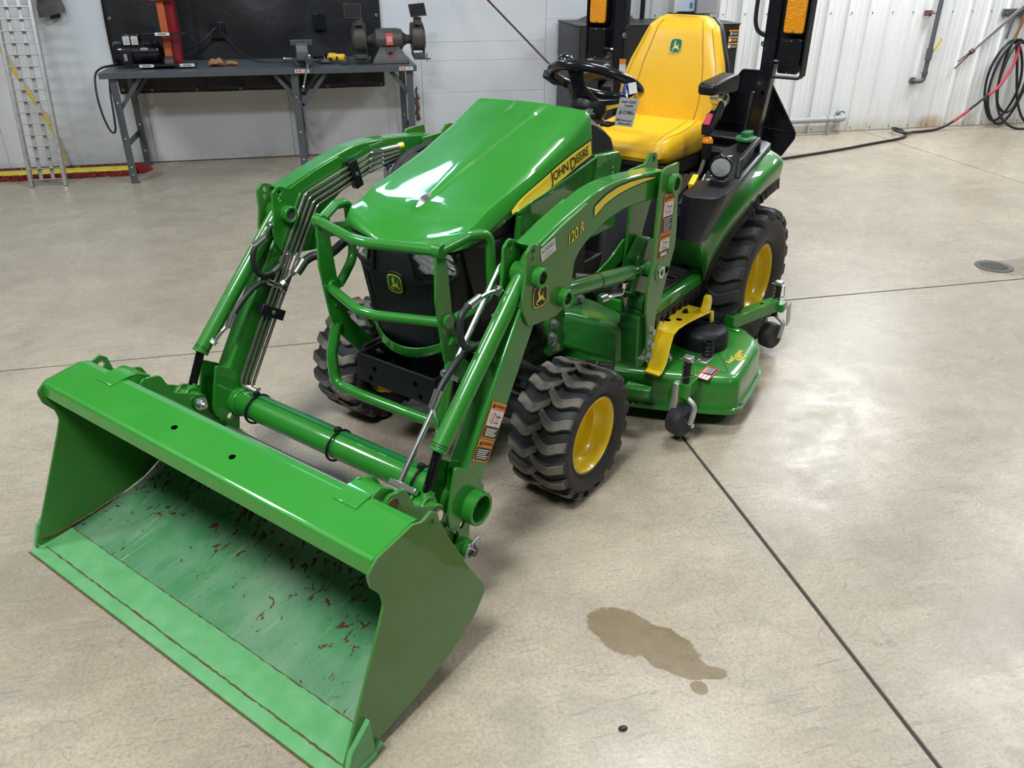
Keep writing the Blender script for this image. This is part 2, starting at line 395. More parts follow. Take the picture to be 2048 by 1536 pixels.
# ------------------------------------------------------------------ walls and ceiling
wb = B().box(-9.5, 12.5, WD+.035, WD+.25, 0, 4.6).build('wall_back', M_ceil, ang=0); struct(wb); wb.rotation_euler.z = TH
edges = [-9.5, -7.8, -6.61, -5.42, -4.24, -3.055, -1.868, -.683, .512, 1.664, 2.17]
for i in range(len(edges)-1):
    cuts = [.006,.512,.785,.942,3.1] if i == 8 else ([.006,1.12,3.1] if i == 9 else [.006,3.1])
    for z0, z1 in zip(cuts, cuts[1:]): B().box(edges[i]+.0014, edges[i+1]-.0014, WD, WD+.035, z0+.0008, z1-.0008).build('wall_panel', M_wall, wb, ang=0)
# ribbed siding, panels of four ribs
prof = [(0,0),(.012,0),(.018,-.024),(.040,-.024),(.046,0),(.098,0),(.101,-.003),(.109,-.003),(.112,0),(.162,0),(.165,-.003),(.173,-.003),(.176,0),(.2285,0)]
k = 0; s0 = 2.17 + .02
while s0 < 12.4:
    line = [(s0 + r*.2286 + a, WD + b) for r in range(4) for a, b in prof]
    b = B(); n = len(line)
    b.add([(x, y, z) for x, y in line for z in (.004, 3.1)] , [(2*i, 2*i+2, 2*i+3, 2*i+1) for i in range(n-1)])
    b.add([(line[0][0], WD+.03, .004), (line[-1][0], WD+.03, .004), (line[-1][0], WD+.03, 3.1), (line[0][0], WD+.03, 3.1)], [(0,1,2,3)])
    p = b.build('siding_panel', M_side, wb, ang=25)
    sc = B()
    for r in range(4):
        for z in (.035, 1.135, 2.2):
            sc.cyl((s0 + r*.2286 + .068, WD, z), (s0 + r*.2286 + .068, WD-.006, z), .0065, n=8)
    sc.build('screw_row', M_chrd, p, kind='stuff')
    s0 += .9144; k += 1
B().prism([(2.145, WD-.012), (2.195, WD-.012), (2.195, WD+.03), (2.145, WD+.03)], 'z', 0, 3.1).build('corner_trim', M_side, wb, ang=0)
B().box(-9.5, 12.5, WD-.004, WD+.035, 3.1, 3.2).build('ledger_trim', M_ceil, wb, ang=0)
for nm, (a, b_, c, d) in (('wall_left', (-9.7,-9.5,-10.5,WD+.3)), ('wall_right', (12.5,12.7,-10.5,WD+.3)), ('wall_front', (-9.5,12.5,-10.7,-10.5))):
    o = B().box(a, b_, c, d, -.05, 4.6).build(nm, M_ceil, ang=0); struct(o); o.rotation_euler.z = TH
ce = B().box(-9.5, 12.5, -10.5, WD+.3, 4.6, 4.7).build('ceiling', M_ceil, ang=0); struct(ce); ce.rotation_euler.z = TH
wherel = ['above the workbench','above the black cabinet','above the hose coil','above the ramp side of the floor','above the tractor hood','above the floor drain','in front of the loader bucket','behind the photographer']
for (lo, p, a, b_), wn in zip(LAMP_OBJS, wherel):
    t = thing('ceiling_lamp', 'white ceiling lamp hanging ' + wn, 'lamp', p, TH, 'ceiling lamps')
    B().box(-a/2-.03, a/2+.03, -b_/2-.03, b_/2+.03, .02, .09).build('housing', M_lampw, t, bevel=.01)
    for x in (-.4,.4): B().cyl((x,0,.09), (x,0,4.6-p.z), .006, n=8).build('hanger_rod', M_chrd, t)
    lo.parent = t; lo.location = (0,0,.012)

# ------------------------------------------------------------------ helper: a thing in wall coordinates
def wthing(name, label, cat, s, n, z=0, rz=0, group=None):
    return thing(name, label, cat, wl(s, n, z), TH+rz, group)

# workbench  (local x along wall, y towards wall)
wbn = wthing('workbench', 'long grey steel workbench against the white panel wall', 'workbench', -2.02, 4.38)
B().prism([(0,.84),(.745,.84),(.745,.80),(.742,.80),(.742,.836),(.004,.836),(.004,.80),(.012,.80),(.012,.797),(0,.797)], 'x', 0, 2.40).build('bench_top', M_steel, wbn, ang=30, bevel=.002)
def leg_pair(x, style):
    for y in (.03, .66):
        b = B(); sx = 1 if x < 1.2 else -1
        b.prism([(x,y),(x+.055*sx,y),(x+.055*sx,y+.005),(x+.005*sx,y+.005),(x+.005*sx,y+.045),(x,y+.045)], 'z', .0, .80)
        b.box(min(x,x+.06*sx), max(x,x+.06*sx), y-.004, y+.05, 0, .006)
        lg = b.build('leg', M_steel, wbn, ang=20)
        for z in (.07,.13,.35,.62):
            B().cyl((x+.028*sx, y-.004, z), (x+.028*sx, y+.002, z), .009, n=10).build('bolt', M_chr, lg)
    for z0, z1 in ((.25,.30),(.745,.797)): B().box(x, x+.004, .04, .70, z0, z1).build('side_brace', M_steel, wbn, ang=20)
    dirs = (1,) if style == 'L' else ((-1,) if style == 'R' else (-1, 1))
    for d in dirs:
        for y in (.05, .64): B().bar((x+.02, y, .55), (x+.02+d*.2, y, .795), .03, .004, up=(0,1,0)).build('diagonal_brace', M_steel, wbn, ang=20)
leg_pair(.06, 'L'); leg_pair(1.455, 'M'); leg_pair(2.37, 'R')
for x0 in (1.44, 2.26):
    d = Decal(planar((x0+.055, -.001, .82), (1,0,0), (0,0,1))); d.rect(-.055,.055,-.013,.013,0); d.rect(-.047,-.004,-.008,.008,1)
    d.text('UN', .014, -.026, 0, 0); d.rect(.006,.045,-.004,-.001,2); d.rect(.006,.04,.003,.006,2); d.build('maker_label', [M_wht, M_redp, M_pipe], wbn)

# black welding curtain on the wall, with folds
tp = B(); nx, nz = 60, 26; rings = []
for j in range(nz+1):
    z = .585 + (1.75-.585)*j/nz; row = []
    for i in range(nx+1):
        u = i/nx; s = -2.05 + (.17+2.05)*u + (.008*sin(z*5) if i == 0 else 0) + (.1*max(0,.85-z)/.27 if False else 0)
        fold = .018*sin(u*9+1.2*sin(z*3)) * (.4+.6*sin(pi*u)) + .012*sin(u*23+z*4)*abs(sin(z*2.2)) + .014*sin(z*7+u*6)*max(0,1-abs(u-.62)*3)
        row.append((s+2.05, -abs(fold)-.004, z))
    rings.append(row)
tp.loft(rings, closed=False, cap=False)
tb = wthing('welding_curtain', 'black vinyl curtain with brass grommets hung behind the workbench', 'curtain', -2.05, WD-.012)
o = tp.build('cloth', M_tarp, tb, ang=60); q = o.modifiers.new('thick', 'SOLIDIFY'); q.thickness = .002
for (x, z) in [(.035,.62),(.26,.617),(.62,.612),(.98,.61),(1.35,.612),(1.72,.61),(2.19,.613),(.045,1.17),(.04,1.45),(2.185,1.17),(2.185,1.45)]:
    g = B(); g.lathe([(.006,0),(.013,0),(.013,-.003),(.009,-.006),(.006,-.003)], (x,-.048,z), (0,1,0), 16, closed=True); g.build('grommet', M_brass, tb)
B().tube([(.7,-.03,.6),(.7,-.034,1.0),(.695,-.03,1.3),(.7,-.03,1.7)], .003, 6).build('seam', M_tarp, tb)
# outlet boxes showing through the curtain
for (s, z, lab) in ((-1.18,1.065,'black outlet box with two plugged-in cords on the curtain'), (-.353,1.12,'closed black outlet box on the curtain above the yellow grinder')):
    ob = wthing('outlet_box', lab, 'outlet', s, WD-.06, z)
    B().box(-.046,.046,-.018,.035,-.062,.062).build('housing', M_blk, ob, bevel=.006)
    B().box(-.052,.052,-.024,-.016,-.055,.07).build('cover', M_blkg, ob, bevel=.004)
    if s < -1:
        for dx in (-.015,.016): B().cyl((dx,-.02,.02), (dx,-.06,.012), .015, .012, n=12).build('plug', M_rub, ob)
# cords
tag(B().tube([wl(s,n,z) for s,n,z in spline([(-1.2,5.04,1.09),(-1.27,4.99,1.03),(-1.36,4.97,.97),(-1.45,4.97,.93),(-1.5,4.96,.88)],6)], .009, 8).build('power_cord', M_rub), 'grey cable running from the outlet to the belt sander', 'cord')
tag(B().tube([wl(s,n,z) for s,n,z in spline([(-1.165,5.03,1.075),(-1.1,4.98,1.0),(-1.0,4.93,.9),(-.9,4.86,.852),(-.75,4.78,.846),(-.55,4.80,.846),(-.38,4.74,.847)],6)], .004, 8).build('power_cord', M_rub), 'thin black cord trailing from the outlet across the bench', 'cord')
tag(B().tube([wl(s,n,z) for s,n,z in spline([(-1.9,4.74,.86),(-1.97,4.66,.862),(-2.03,4.55,.855),(-2.05,4.42,.82),(-2.055,4.36,.7),(-2.045,4.35,.55),(-2.02,4.35,.44),(-1.995,4.35,.41),(-1.975,4.35,.44),(-1.967,4.36,.55),(-1.968,4.4,.68),(-1.972,4.5,.79)],6)], .008, 8).build('power_cord', M_rub), 'black cord looping down beside the left bench leg', 'cord')

# belt sander
bs = wthing('belt_sander', 'black-motored upright belt sander with red guard and orange belt', 'sander', -1.62, 4.72, .84)
B().lathe([(0,-.36),(.075,-.36),(.086,-.345),(.088,-.29),(.082,-.285),(.082,-.12),(.086,-.115),(.086,-.04),(.07,-.02),(.03,0),(.0,0)], (.04,0,.105), (1,0,0), 28).build('motor', M_blkg, bs)
B().box(-.24,-.11,-.065,.03,.155,.245).build('capacitor_box', M_blkg, bs, bevel=.01)
B().box(-.262,-.178,-.125,-.06,.03,.135).build('switch_box', M_blk, bs, bevel=.008)
B().box(-.235,-.212,-.130,-.124,.06,.11).cyl((-.223,-.125,.085),(-.223,-.145,.085),.006,n=8).build('switch_plate', M_alu, bs)
for i, x in enumerate((-.232,-.172)):
    d = Decal(planar((x+.025,-.0662,.2), (1,0,0), (0,0,1))); d.rect(-.024,.024,-.03,.03,0)
    for r in range(5): d.rect(-.018+.004*(r%2),.018,.018-r*.009,.021-r*.009,1)
    d.build('rating_label', [M_wht, M_redp if i else M_pipe], bs)
d = Decal(planar((-.085,-.087,.14), (1,0,0), (0,0,1))); d.poly(shield(.028,.010,20,2), 0); d.rect(-.018,.018,-.005,.004,1); d.build('maker_badge', [M_wht, M_redp], bs)
B().box(-.13,.06,-.13,.09,0,.014).box(-.1,.02,-.07,.07,.012,.03).build('base_plate', M_blk, bs, bevel=.003)
# belt and red wheel guard (belt runs round an upper and a lower wheel)
gx = .085
B().cyl((gx-.03,-.06,.03),(gx+.03,-.06,.03),.055,n=20).build('drive_wheel', M_cast, bs)
B().prism(fillet([(-.075,.02),(-.045,.02),(-.03,.44),(.0,.80),(-.06,.80)],0,1), 'x', gx-.026, gx+.026).build('belt', M_orng, bs)
B().prism(fillet([(-.028,.02),(.10,.05),(.16,.18),(.165,.34),(.10,.52),(.02,.60),(.02,.80),(-.012,.8),(-.022,.42)],[.01,.05,.06,.06,.06,.03,0,0,.0],5), 'x', gx-.012, gx+.085).build('belt_guard', M_red, bs, bevel=.008)
B().prism([(-.10,.475),(.0,.475),(.02,.80),(-.08,.80)], 'x', gx-.1, gx+.10).build('upper_guard', M_red, bs, bevel=.012)
d = Decal(planar((gx-.03,-.0995,.515), (1,0,0), (0,.05,1))); d.rect(-.03,.03,-.032,.06,0); 
for r in range(4): d.shape(([(cos(i*.7)*.009,sin(i*.7)*.009) for i in range(9)],[tuple(range(9))]), 1, -.016, -.018+r*.023); d.rect(-.002,.026,-.022+r*.022,-.012+r*.022,2)
d.build('safety_label', [M_wht, mat('blue_print',(.05,.1,.4),.5), M_pipe], bs)
for (x0, x1, z) in ((-.07,.25,.245), (-.13,.29,.02)):
    B().box(x0,x1,-.19,-.085,z,z+.012).build('work_rest', M_blk, bs, bevel=.003)
    for xx in ((.02,.12) if z > .1 else (-.12,-.03,.17,.28)):
        pass
for (x0,x1,z) in ((.03,.135,.251),(-.125,-.02,.026),(.17,.28,.026)):
    d = Decal(planar(((x0+x1)/2,-.1905,z+.001), (1,0,0), (0,0,1))); d.rect(-(x1-x0)/2,(x1-x0)/2,-.011,.011,0); d.rect(-.03,.03,-.004,.004,1); d.build('caution_strip', [M_wht, M_pipe], bs)
B().cyl((-.02,-.05,.17),(-.02,-.11,.19),.012,n=10).ball((-.02,-.115,.19),.017,10).build('tension_knob', M_blkg, bs)

# leather glove
gl = B()
for (cx, cy, a, bb, h, rz) in ((0,0,.075,.05,.045,.2),):
    rings = []
    for i in range(13):
        t = i/12; x = -.085+.17*t; wdt = .05*(1-.35*abs(t-.5)); hh = .05*sin(pi*min(1,t*1.1+.12))**.8 + .01*sin(t*14)+.008
        rings.append([(x, wdt*cos(a_)+.01*sin(t*9), max(.001, hh*.5+hh*.5*sin(a_)+.006*sin(3*a_+t*8))) for a_ in [2*pi*j/14 for j in range(14)]])
    gl.loft(rings)
gt = wthing('leather_glove', 'tan leather work glove lying on the bench', 'glove', -1.165, 4.66, .84, .15)
gl.build('cuff', M_leather, gt, ang=60)
b = B()
for i, (dy, L) in enumerate(((-.035,.05),(-.012,.065),(.012,.06),(.033,.045))):
    b.tube(spline([(.05,dy,.02),(.09,dy*1.15,.022),(.075+L,dy*1.3,.012)],4), [.013]*8+[.009], 8)
b.build('fingers', M_leather, gt, ang=60)

# bench vise
vi = wthing('bench_vise', 'grey bench vise with a chrome sliding handle', 'vise', -.51, 4.56, .84)
B().cyl((0,.02,0),(0,.02,.03),.075,n=24).box(-.06,.06,-.05,.1,.0,.022).build('swivel_base', M_steel, vi, bevel=.004)
B().prism(fillet([(-.06,.03),(.09,.03),(.09,.12),(.06,.175),(.005,.175),(.0,.10),(-.06,.09)],.012,3),'x',-.05,.05).build('fixed_jaw', M_steel, vi, bevel=.006)
B().prism(fillet([(-.19,.06),(-.15,.045),(-.05,.05),(-.05,.1),(-.085,.12),(-.055,.17),(-.075,.178),(-.15,.165),(-.185,.12)],.015,3),'x',-.045,.045).build('sliding_jaw', M_steel, vi, bevel=.008)
B().box(-.085,.085,-.075,-.055,.155,.195).box(-.085,.085,-.03,.0,.155,.195).build('jaw_plates', M_cast, vi, bevel=.004)
sd = V((-.30,-.08,-.95)).normalized(); hb = V((.04,-.215,.055))
B().cyl((.03,-.18,.06),(.045,-.235,.055),.022,n=16).build('screw_head', M_cast, vi)
B().cyl(hb - sd*.035, hb + sd*.19, .0075, n=10).ball(hb + sd*.195,.012,10).ball(hb - sd*.04,.012,10).build('handle', M_chr, vi)
B().cyl((-.09,.03,.05),(-.14,.03,.052),.008,n=8).ball((-.145,.03,.052),.011,8).build('lock_lever', M_chr, vi)

# angle grinder
ag = wthing('angle_grinder', 'small yellow angle grinder on its side on the bench', 'grinder', -.265, 4.62, .84, -.5)
B().loft([[(x, r*cos(a), .05+r2*sin(a)) for a in [2*pi*j/16 for j in range(16)]] for x, r, r2 in ((-.05,.026,.026),(-.045,.034,.034),(.01,.034,.034),(.03,.028,.028),(.09,.03,.03),(.1,.024,.024))]).build('body', M_ylw, ag)
B().cyl((-.07,0,.06),(-.04,0,.055),.03,.034,n=16).build('gear_head', M_blk, ag, bevel=.004)
B().cyl((-.075,-.01,.02),(-.075,-.01,.035),.06,n=24).cyl((-.075,-.01,.035),(-.075,-.01,.06),.022,n=14).build('disc_guard', M_chrd, ag)
B().cyl((-.075,-.02,.055),(-.17,-.03,.05),.013,.015,n=12).build('side_handle', M_blk, ag)
B().box(-.03,-.0,-.0355,-.03,.03,.05).box(.035,.05,-.032,-.028,.035,.06).build('vents', M_blk, ag)
B().tube(spline([(.1,0,.05),(.13,-.01,.04),(.15,-.05,.015),(.12,-.11,.005),(.05,-.17,-.04),(-.05,-.2,-.045),(-.13,-.17,-.02),(-.16,-.12,.006)],5),.005,8).build('cord', M_rub, ag)

# bench grinder
bg = wthing('bench_grinder', 'dark double-wheel bench grinder with eye shields at the bench end', 'grinder', .19, 4.64, .84)
B().loft([[(-.15,-.13,0),(.15,-.13,0),(.15,.13,0),(-.15,.13,0)],[(-.145,-.125,.03),(.145,-.125,.03),(.145,.125,.03),(-.145,.125,.03)],[(-.085,-.075,.12),(.085,-.075,.12),(.085,.075,.12),(-.085,.075,.12)],[(-.08,-.06,.135),(.08,-.06,.135),(.08,.06,.135),(-.08,.06,.135)]]).build('pedestal', M_cast, bg, bevel=.006)
B().lathe([(0,-.29),(.035,-.29),(.035,-.15),(.055,-.12),(.08,-.105),(.088,-.06),(.088,.06),(.08,.105),(.055,.12),(.035,.15),(.035,.29),(0,.29)], (0,0,.175), (1,0,0), 28).build('motor', M_cast, bg)
d = Decal(planar((-.0,-.0905,.185), (1,0,0), (0,.25,1))); d.rect(-.028,.028,-.045,.045,0); d.rect(-.02,.02,-.02,.02,1); d.build('nameplate', [M_redp, mat('pale_red',(.6,.3,.28),.4)], bg)
B().box(-.03,.03,-.112,-.10,.03,.115, M=MX.Rotation(-.12,4,'X')).build('switch_plate', M_cast, bg, bevel=.006)
B().cyl((0,-.105,.085),(0,-.122,.083),.010,n=10).build('start_button', M_blk, bg); B().cyl((0,-.108,.055),(0,-.124,.053),.011,n=10).build('stop_button', M_redp, bg)
for sx in (-1,1):
    x = sx*.235
    ring = [(.10*cos(a), .19+.115*sin(a)) for a in [radians(-60+ i*12) for i in range(26)]]
    inner = [(p[0]*.8, .19+(p[1]-.19)*.8) for p in reversed(ring)]
    gsh = B().prism([(p[0]+.0,p[1]) for p in ring+inner], 'x', x-.05, x+.05); gsh.cyl((x+sx*.045,0,.18),(x+sx*.062,0,.18),.085,n=22); gsh.box(x-.048,x+.048,-.12,-.05,.04,.075); gsh.box(x-.05,x-.043,-.1,.03,.05,.28); gsh.box(x+.043,x+.05,-.1,.03,.05,.28)
    gsh.box(x-.03,x+.03,-.115,-.04,.29,.345); gsh.build('wheel_guard', M_cast, bg, bevel=.004)
    B().cyl((x-.02,0,.18),(x+.02,0,.18),.088,n=28).build('grinding_wheel', mat('dark_abrasive',(.028,.028,.03),.9), bg)
    B().box(x-.045,x+.045,-.165,-.10,.05,.062).cyl((x+sx*.06,-.13,.02),(x+sx*.06,-.13,.08),.005,n=8).box(x-.05,x+.09*sx if sx>0 else x+.05,-.135,-.125,.03,.04).build('tool_rest', M_cast, bg, bevel=.003)
    es = B(); M4 = MX.Translation((x+(-.045 if sx<0 else .0), -.12, .40)) @ MX.Rotation(-.35 if sx<0 else -.6, 4, 'X') @ MX.Rotation(.0 if sx<0 else -.1,4,'Y')
    es.box(-.062,.062,-.003,.003,-.05,.05, M=M4); es.build('eye_shield', M_glass, bg, bevel=.004)
    fr = B(); fr.tube([tuple(M4 @ V(p)) for p in ((-.064,0,-.052),(.064,0,-.052),(.064,0,.052),(-.064,0,.052))], .004, 6, closed=True); fr.tube([(x,-.07,.33),(x-.02,-.1,.345),tuple(M4@V((0,0,-.05)))], .005, 6); fr.build('shield_frame', M_cast, bg)

# hanging rag/brush at the right bench leg
hb = wthing('hanging_rag', 'brown rag hanging beside the right end of the workbench', 'rag', .452, WD-.05, .28)
rings = []
for i in range(16):
    z = .0 + .29*i/15; rr = .022*(.6+.5*sin(i*1.7)**2) * (1 if i < 12 else .5)
    rings.append([(rr*cos(a)+.006*sin(i*1.3), .6*rr*sin(a), z) for a in [2*pi*j/10 for j in range(10)]])
B().loft(rings).build('cloth', M_brown, hb, ang=60); B().cyl((0,.02,.28),(0,-.01,.3),.004,n=8).build('nail', M_cast, hb)

# aluminium loading ramp leaning on the wall
rp = wthing('loading_ramp', 'aluminium loading ramp with square rungs leaning by the wall corner', 'ramp', -2.585, 4.46)
tilt = MX.Rotation(-.205, 4, 'X')
L = 3.0
for x in (-.135, .112): B().box(x,x+.026,-.02,.03,0,L, M=tilt).build('side_rail', M_alu, rp, bevel=.003)
for x in (-.062, .025): B().box(x,x+.028,.012,.02,.055,L, M=tilt).build('inner_bar', M_alu, rp, bevel=.002)
z = .055; rung = None
while z < 1.75:
    o = B().box(-.11,.113,-.02,.016,-.0035,.0035).build('rung', M_alu, rp) if rung is None else inst(rung, 'rung', rp)
    rung = rung or o; c = tilt @ V((0,0,z)); o.location = c; o.rotation_euler = (-.205,0,0); z += .0835
# yellow rope hanging behind the ramp
tag(B().tube([wl(s,n,z) for s,n,z in spline([(-2.93,5.0,1.9),(-2.9,5.06,1.3),(-2.86,5.09,.95),(-2.74,5.1,.6),(-2.66,5.1,.4),(-2.62,5.1,.2),(-2.6,5.08,.06)],8)], .014, 8).build('yellow_hose', M_rope), 'yellow hose hanging on the wall behind the aluminium ramp', 'hose')
# gauntlet hanging at the wall
gg = wthing('welding_gauntlet', 'grey suede welding gauntlet hanging on the wall right of the ramp', 'glove', -2.42, WD-.06, 1.2)
rings = []
for i in range(14):
    t = i/13; z = .40*t; a_ = .098-.03*t; b2 = .032+.018*t
    rings.append([(a_*cos(a)*(1+.06*sin(4*a+i)), b2*sin(a)+.008*sin(3*a+i*.8), z + (.02*cos(a) if i == 0 else 0)) for a in [2*pi*j/20 for j in range(20)]])
B().loft(rings).build('cuff', M_gryfab, gg, ang=70)
B().cyl((0,.06,.40),(0,-.02,.41),.006,n=8).build('hook', M_cast, gg)
B().prism([(-.02,-.03),(.05,-.02),(.06,.01),(-.02,.01)],'y',-.01,.01).build('strap', M_blk, gg)

# red dust mop with yellow tape lying along the wall
mp = wthing('dust_mop', 'red yarn dust mop head with yellow tape along the wall base', 'mop', -2.02, 4.86)
b = B(); rnd = random.Random(3)
for side in (-1, 1):
    for i in range(330):
        x = -1.9 + 1.92*i/330 + rnd.uniform(-.01,.01); y0 = side*.085 + rnd.uniform(-.01,.01); L = rnd.uniform(.05,.1)
        b.tube([(x,y0,.022),(x+rnd.uniform(-.03,.03),y0+side*L*.6,.02+rnd.uniform(0,.012)),(x+rnd.uniform(-.04,.04),y0+side*L,.006)], .0065, 4)
for i in range(90):
    a = rnd.uniform(-1.6,1.6); L = rnd.uniform(.06,.15)
    b.tube([(.0,.0,.035),(.0+cos(a)*L*.6,sin(a)*L*.6,.045),(.0+cos(a)*L,sin(a)*L,.008)], .007, 4)
b.build('yarn', M_mop, mp, ang=60, kind='stuff')
B().prism([(-.09,.0),(.09,.0),(.085,.03),(.0,.045),(-.085,.03)],'x',-1.9,.0).build('yellow_tape', M_mopy, mp, bevel=.004)

# dark red rod in front of the wall
p0, p1 = wl(.515, WD-.02, 1.85), wl(2.28, 3.78, .006)
tag(B().cyl(p0, p1, .0085, n=10).build('leaning_rod', M_rod), 'thin dark red rod slanting down across the white panel wall', 'rod')

# black cabinet behind the seat
cb = wthing('equipment_cabinet', 'dark metal equipment cabinet against the wall behind the tractor seat', 'cabinet', 1.77, 4.45)
B().prism(fillet([(0,0),(1.46,0),(1.46,.66),(0,.66)],.012,2),'z',.03,1.10).build('body', M_cab, cb, bevel=.006)
B().box(-.006,1.466,-.006,.67,1.10,1.112).build('lid', M_cab, cb, bevel=.004)
B().box(.03,1.43,.03,.65,0,.03).build('plinth', M_blk, cb)
B().loft([[(.15,.25,1.11),(.62,.25,1.11),(.62,.62,1.11),(.15,.62,1.11)],[(.3,.35,1.175),(.55,.35,1.175),(.55,.58,1.175),(.3,.58,1.175)]]).build('cowl', M_cab, cb, bevel=.01)
B().box(.0015,.008,-.004,.002,.06,1.08).box(.735,.741,-.004,.002,.06,1.08).build('door_gap', M_blk, cb)
for x in (.12, .86, 1.36): B().cyl((x,-.002,1.03),(x,-.012,1.03),.014,n=14,hole=.007).build('latch', M_blk, cb)
d = Decal(planar((1.405,-.0015,.985), (1,0,0), (0,0,1)))
for r in range(3):
    z = .05-r*.052; d.rect(-.045,.045,z-.024,z+.024,2); d.rect(-.045,.045,z+.010,z+.024,0); d.rect(-.04,-.016,z-.02,z+.006,1); d.rect(-.01,.04,z-.004,z,1); d.rect(-.01,.036,z-.014,z-.01,1)
d.build('warning_label', [M_orp, M_wht, M_blkp], cb)
# glazed panel and grey box on the wall above the cabinet
wn = wthing('wall_cabinet', 'white and grey wall box with a small mirror-like door above the cabinet', 'wall box', 2.98, WD-.1, 1.17)
B().box(-.1,.08,0,.1,0,.6).build('door', mat('pale_glass',(.55,.6,.72),.15), wn, bevel=.004)
B().box(.09,.3,-.02,.1,-.02,.6).build('grey_box', M_pipel, wn, bevel=.008); B().box(-.14,-.1,-.03,.1,-.01,.6).build('jamb', M_side, wn, bevel=.004)
for z in (.03,.1): B().box(.03,.055,-.003,.001,z,z+.045).build('teal_label', mat('teal_print',(.03,.22,.2),.5), wn)
B().cyl((-.42,.03,-.12),(-.42,.03,.62),.022,n=12).build('conduit', M_blk, wn)

# right wall: pipes
gp = wthing('supply_pipe', 'grey vertical pipe with a yellow-handled valve on the ribbed wall', 'pipe', 5.69, WD-.08)
pth = fillet([(.0,0,3.0),(.0,0,.49),(-.07,0.0,.485),(-.075,.08,.485)],.05,5,closed=False)
B().tube(pth,.022,12).build('pipe_run', M_pipe, gp)
B().cyl((0,0,.69),(0,0,.80),.032,n=14).build('valve_body', M_pipe, gp)
B().bar((.03,-.02,.77),(.07,-.045,.90),.02,.006,up=(0,1,0)).build('valve_handle', M_ylp, gp)
B().cyl((0,0,.55),(0,0,.58),.029,n=14).build('coupling', M_pipe, gp); B().cyl((-.075,.05,.485),(-.075,.075,.485),.034,n=14).build('wall_flange', M_pipe, gp)
B().box(-.12,-.05,.03,.06,1.10,1.15).cyl((-.08,.03,1.125),(.03,.0,1.125),.006,n=8).build('clamp', M_brown, gp)
dp = wthing('drain_pipe', 'light grey plastic pipe along the base of the ribbed wall', 'pipe', 4.80, WD-.10)
B().tube(fillet([(-1.45,-.02,.14),(.03,-.02,.15),(.03,.08,.19)],.04,5,closed=False),.028,14).build('pipe_run', M_pipel, dp)
B().cyl((-.09,-.02,.15),(-.02,-.02,.15),.034,n=16).build('coupling', M_pipel, dp); B().cyl((.03,.055,.18),(.03,.085,.195),.045,n=16).build('wall_flange', M_pipel, dp); B().cyl((-.17,-.02,.149),(-.16,-.02,.149),.034,n=16).build('pipe_clamp', M_pipel, dp)
B().cyl((-.165,-.03,.0),(-.165,-.03,.13),.007,n=8).cyl((-.165,-.03,0),(-.165,-.03,.006),.035,n=14).build('floor_stand', M_chrd, dp)

# hose coil with bracket, lance, copper pipe
hk = wthing('hose_bracket', 'grey steel wall bracket above the black hose coil', 'bracket', 6.72, WD-.03, 1.12)
B().box(-.23,.5,-.01,.02,-.035,.035).build('plate', M_pipe, hk, bevel=.004)
for x in (-.2,.4): B().cyl((x,-.01,0),(x,-.018,0),.011,n=8).build('bolt', M_chrd, hk)
B().tube([(.06,-.01,-.02),(.05,-.05,-.1),(.03,-.07,-.2),(.0,-.07,-.26),(-.03,-.06,-.25)],.009,8).build('hook', M_pipel, hk)
tag(B().tube([wl(6.80,WD-.06,2.2), wl(6.72,WD-.06,1.0), wl(6.68,WD-.06,.84)], .015, 10).build('copper_pipe', M_copper), 'bare copper pipe ending above the black hose coil', 'pipe')
tag(B().tube([wl(6.62,WD-.05,1.1), wl(6.59,WD-.05,.87)], .012, 10).build('steel_conduit', M_pipe), 'short grey conduit below the wall bracket', 'conduit')
ln = thing('spray_lance', 'twin-tube steel spray lance resting on the wall bracket', 'lance', wl(6.63,WD-.11,1.18))
A0, A1 = V((0,0,0)), wl(6.02,WD-.12,.66) - wl(6.63,WD-.11,1.18)
e = A1.normalized(); sd_ = V((0,0,1)).cross(e).normalized()
B().cyl(A0 - e*.9, A0 + e*.62, .009, n=10).cyl(A0 - e*.9 + V((0,0,-.022)), A0 + e*.62 + V((0,0,-.022)), .009, n=10).build('tubes', M_chr, ln)
B().cyl(A0 + e*.60 + V((0,0,-.01)), A0 + e*.64 + V((0,0,-.011)), .024, n=10).build('collar', M_brown, ln)
B().cyl(A0 + e*.64, A0 + e*.80 + V((0,0,.012)), .008, n=8).cyl(A0 + e*.64 + V((0,0,-.022)), A0 + e*.83 + V((0,0,-.035)), .008, n=8).build('nozzles', M_cast, ln)
hc = thing('hose_coil', 'black rubber hose coiled on the wall hook with red sleeves, trailing to the tractor', 'hose', wl(6.7,WD-.06,0))
o_ = wl(6.7,WD-.06,0)
loc = lambda s,n,z: wl(s,n,z) - o_
for q, (cs, cz, a, bb, n_) in enumerate(((6.66,.46,.2,.40,5.06),(6.70,.45,.215,.42,5.03),(6.72,.50,.17,.345,5.00))):
    B().tube([loc(cs + a*sin(t), n_ + .012*sin(3*t+q), cz + bb*cos(t) - .03*sin(t)) for t in [2*pi*i/36 for i in range(36)]], .0128, 8, closed=True).build('hose_loop', M_hose, hc)
B().tube([loc(*p) for p in spline([(6.64,5.05,.86),(6.58,5.03,.7),(6.56,5.0,.4),(6.62,4.95,.15),(6.75,4.85,.02),(7.0,4.8,.014),(7.3,4.86,.014),(7.6,4.95,.014)],7)], .0128, 8).build('hose_tail', M_hose, hc)
B().tube([loc(*p) for p in spline([(6.66,5.05,.86),(6.73,5.04,.7),(6.78,5.02,.5),(6.84,4.98,.25),(6.95,4.92,.06),(7.15,4.86,.014),(7.5,4.8,.014)],7)], .0128, 8).build('hose_tail', M_hose, hc)
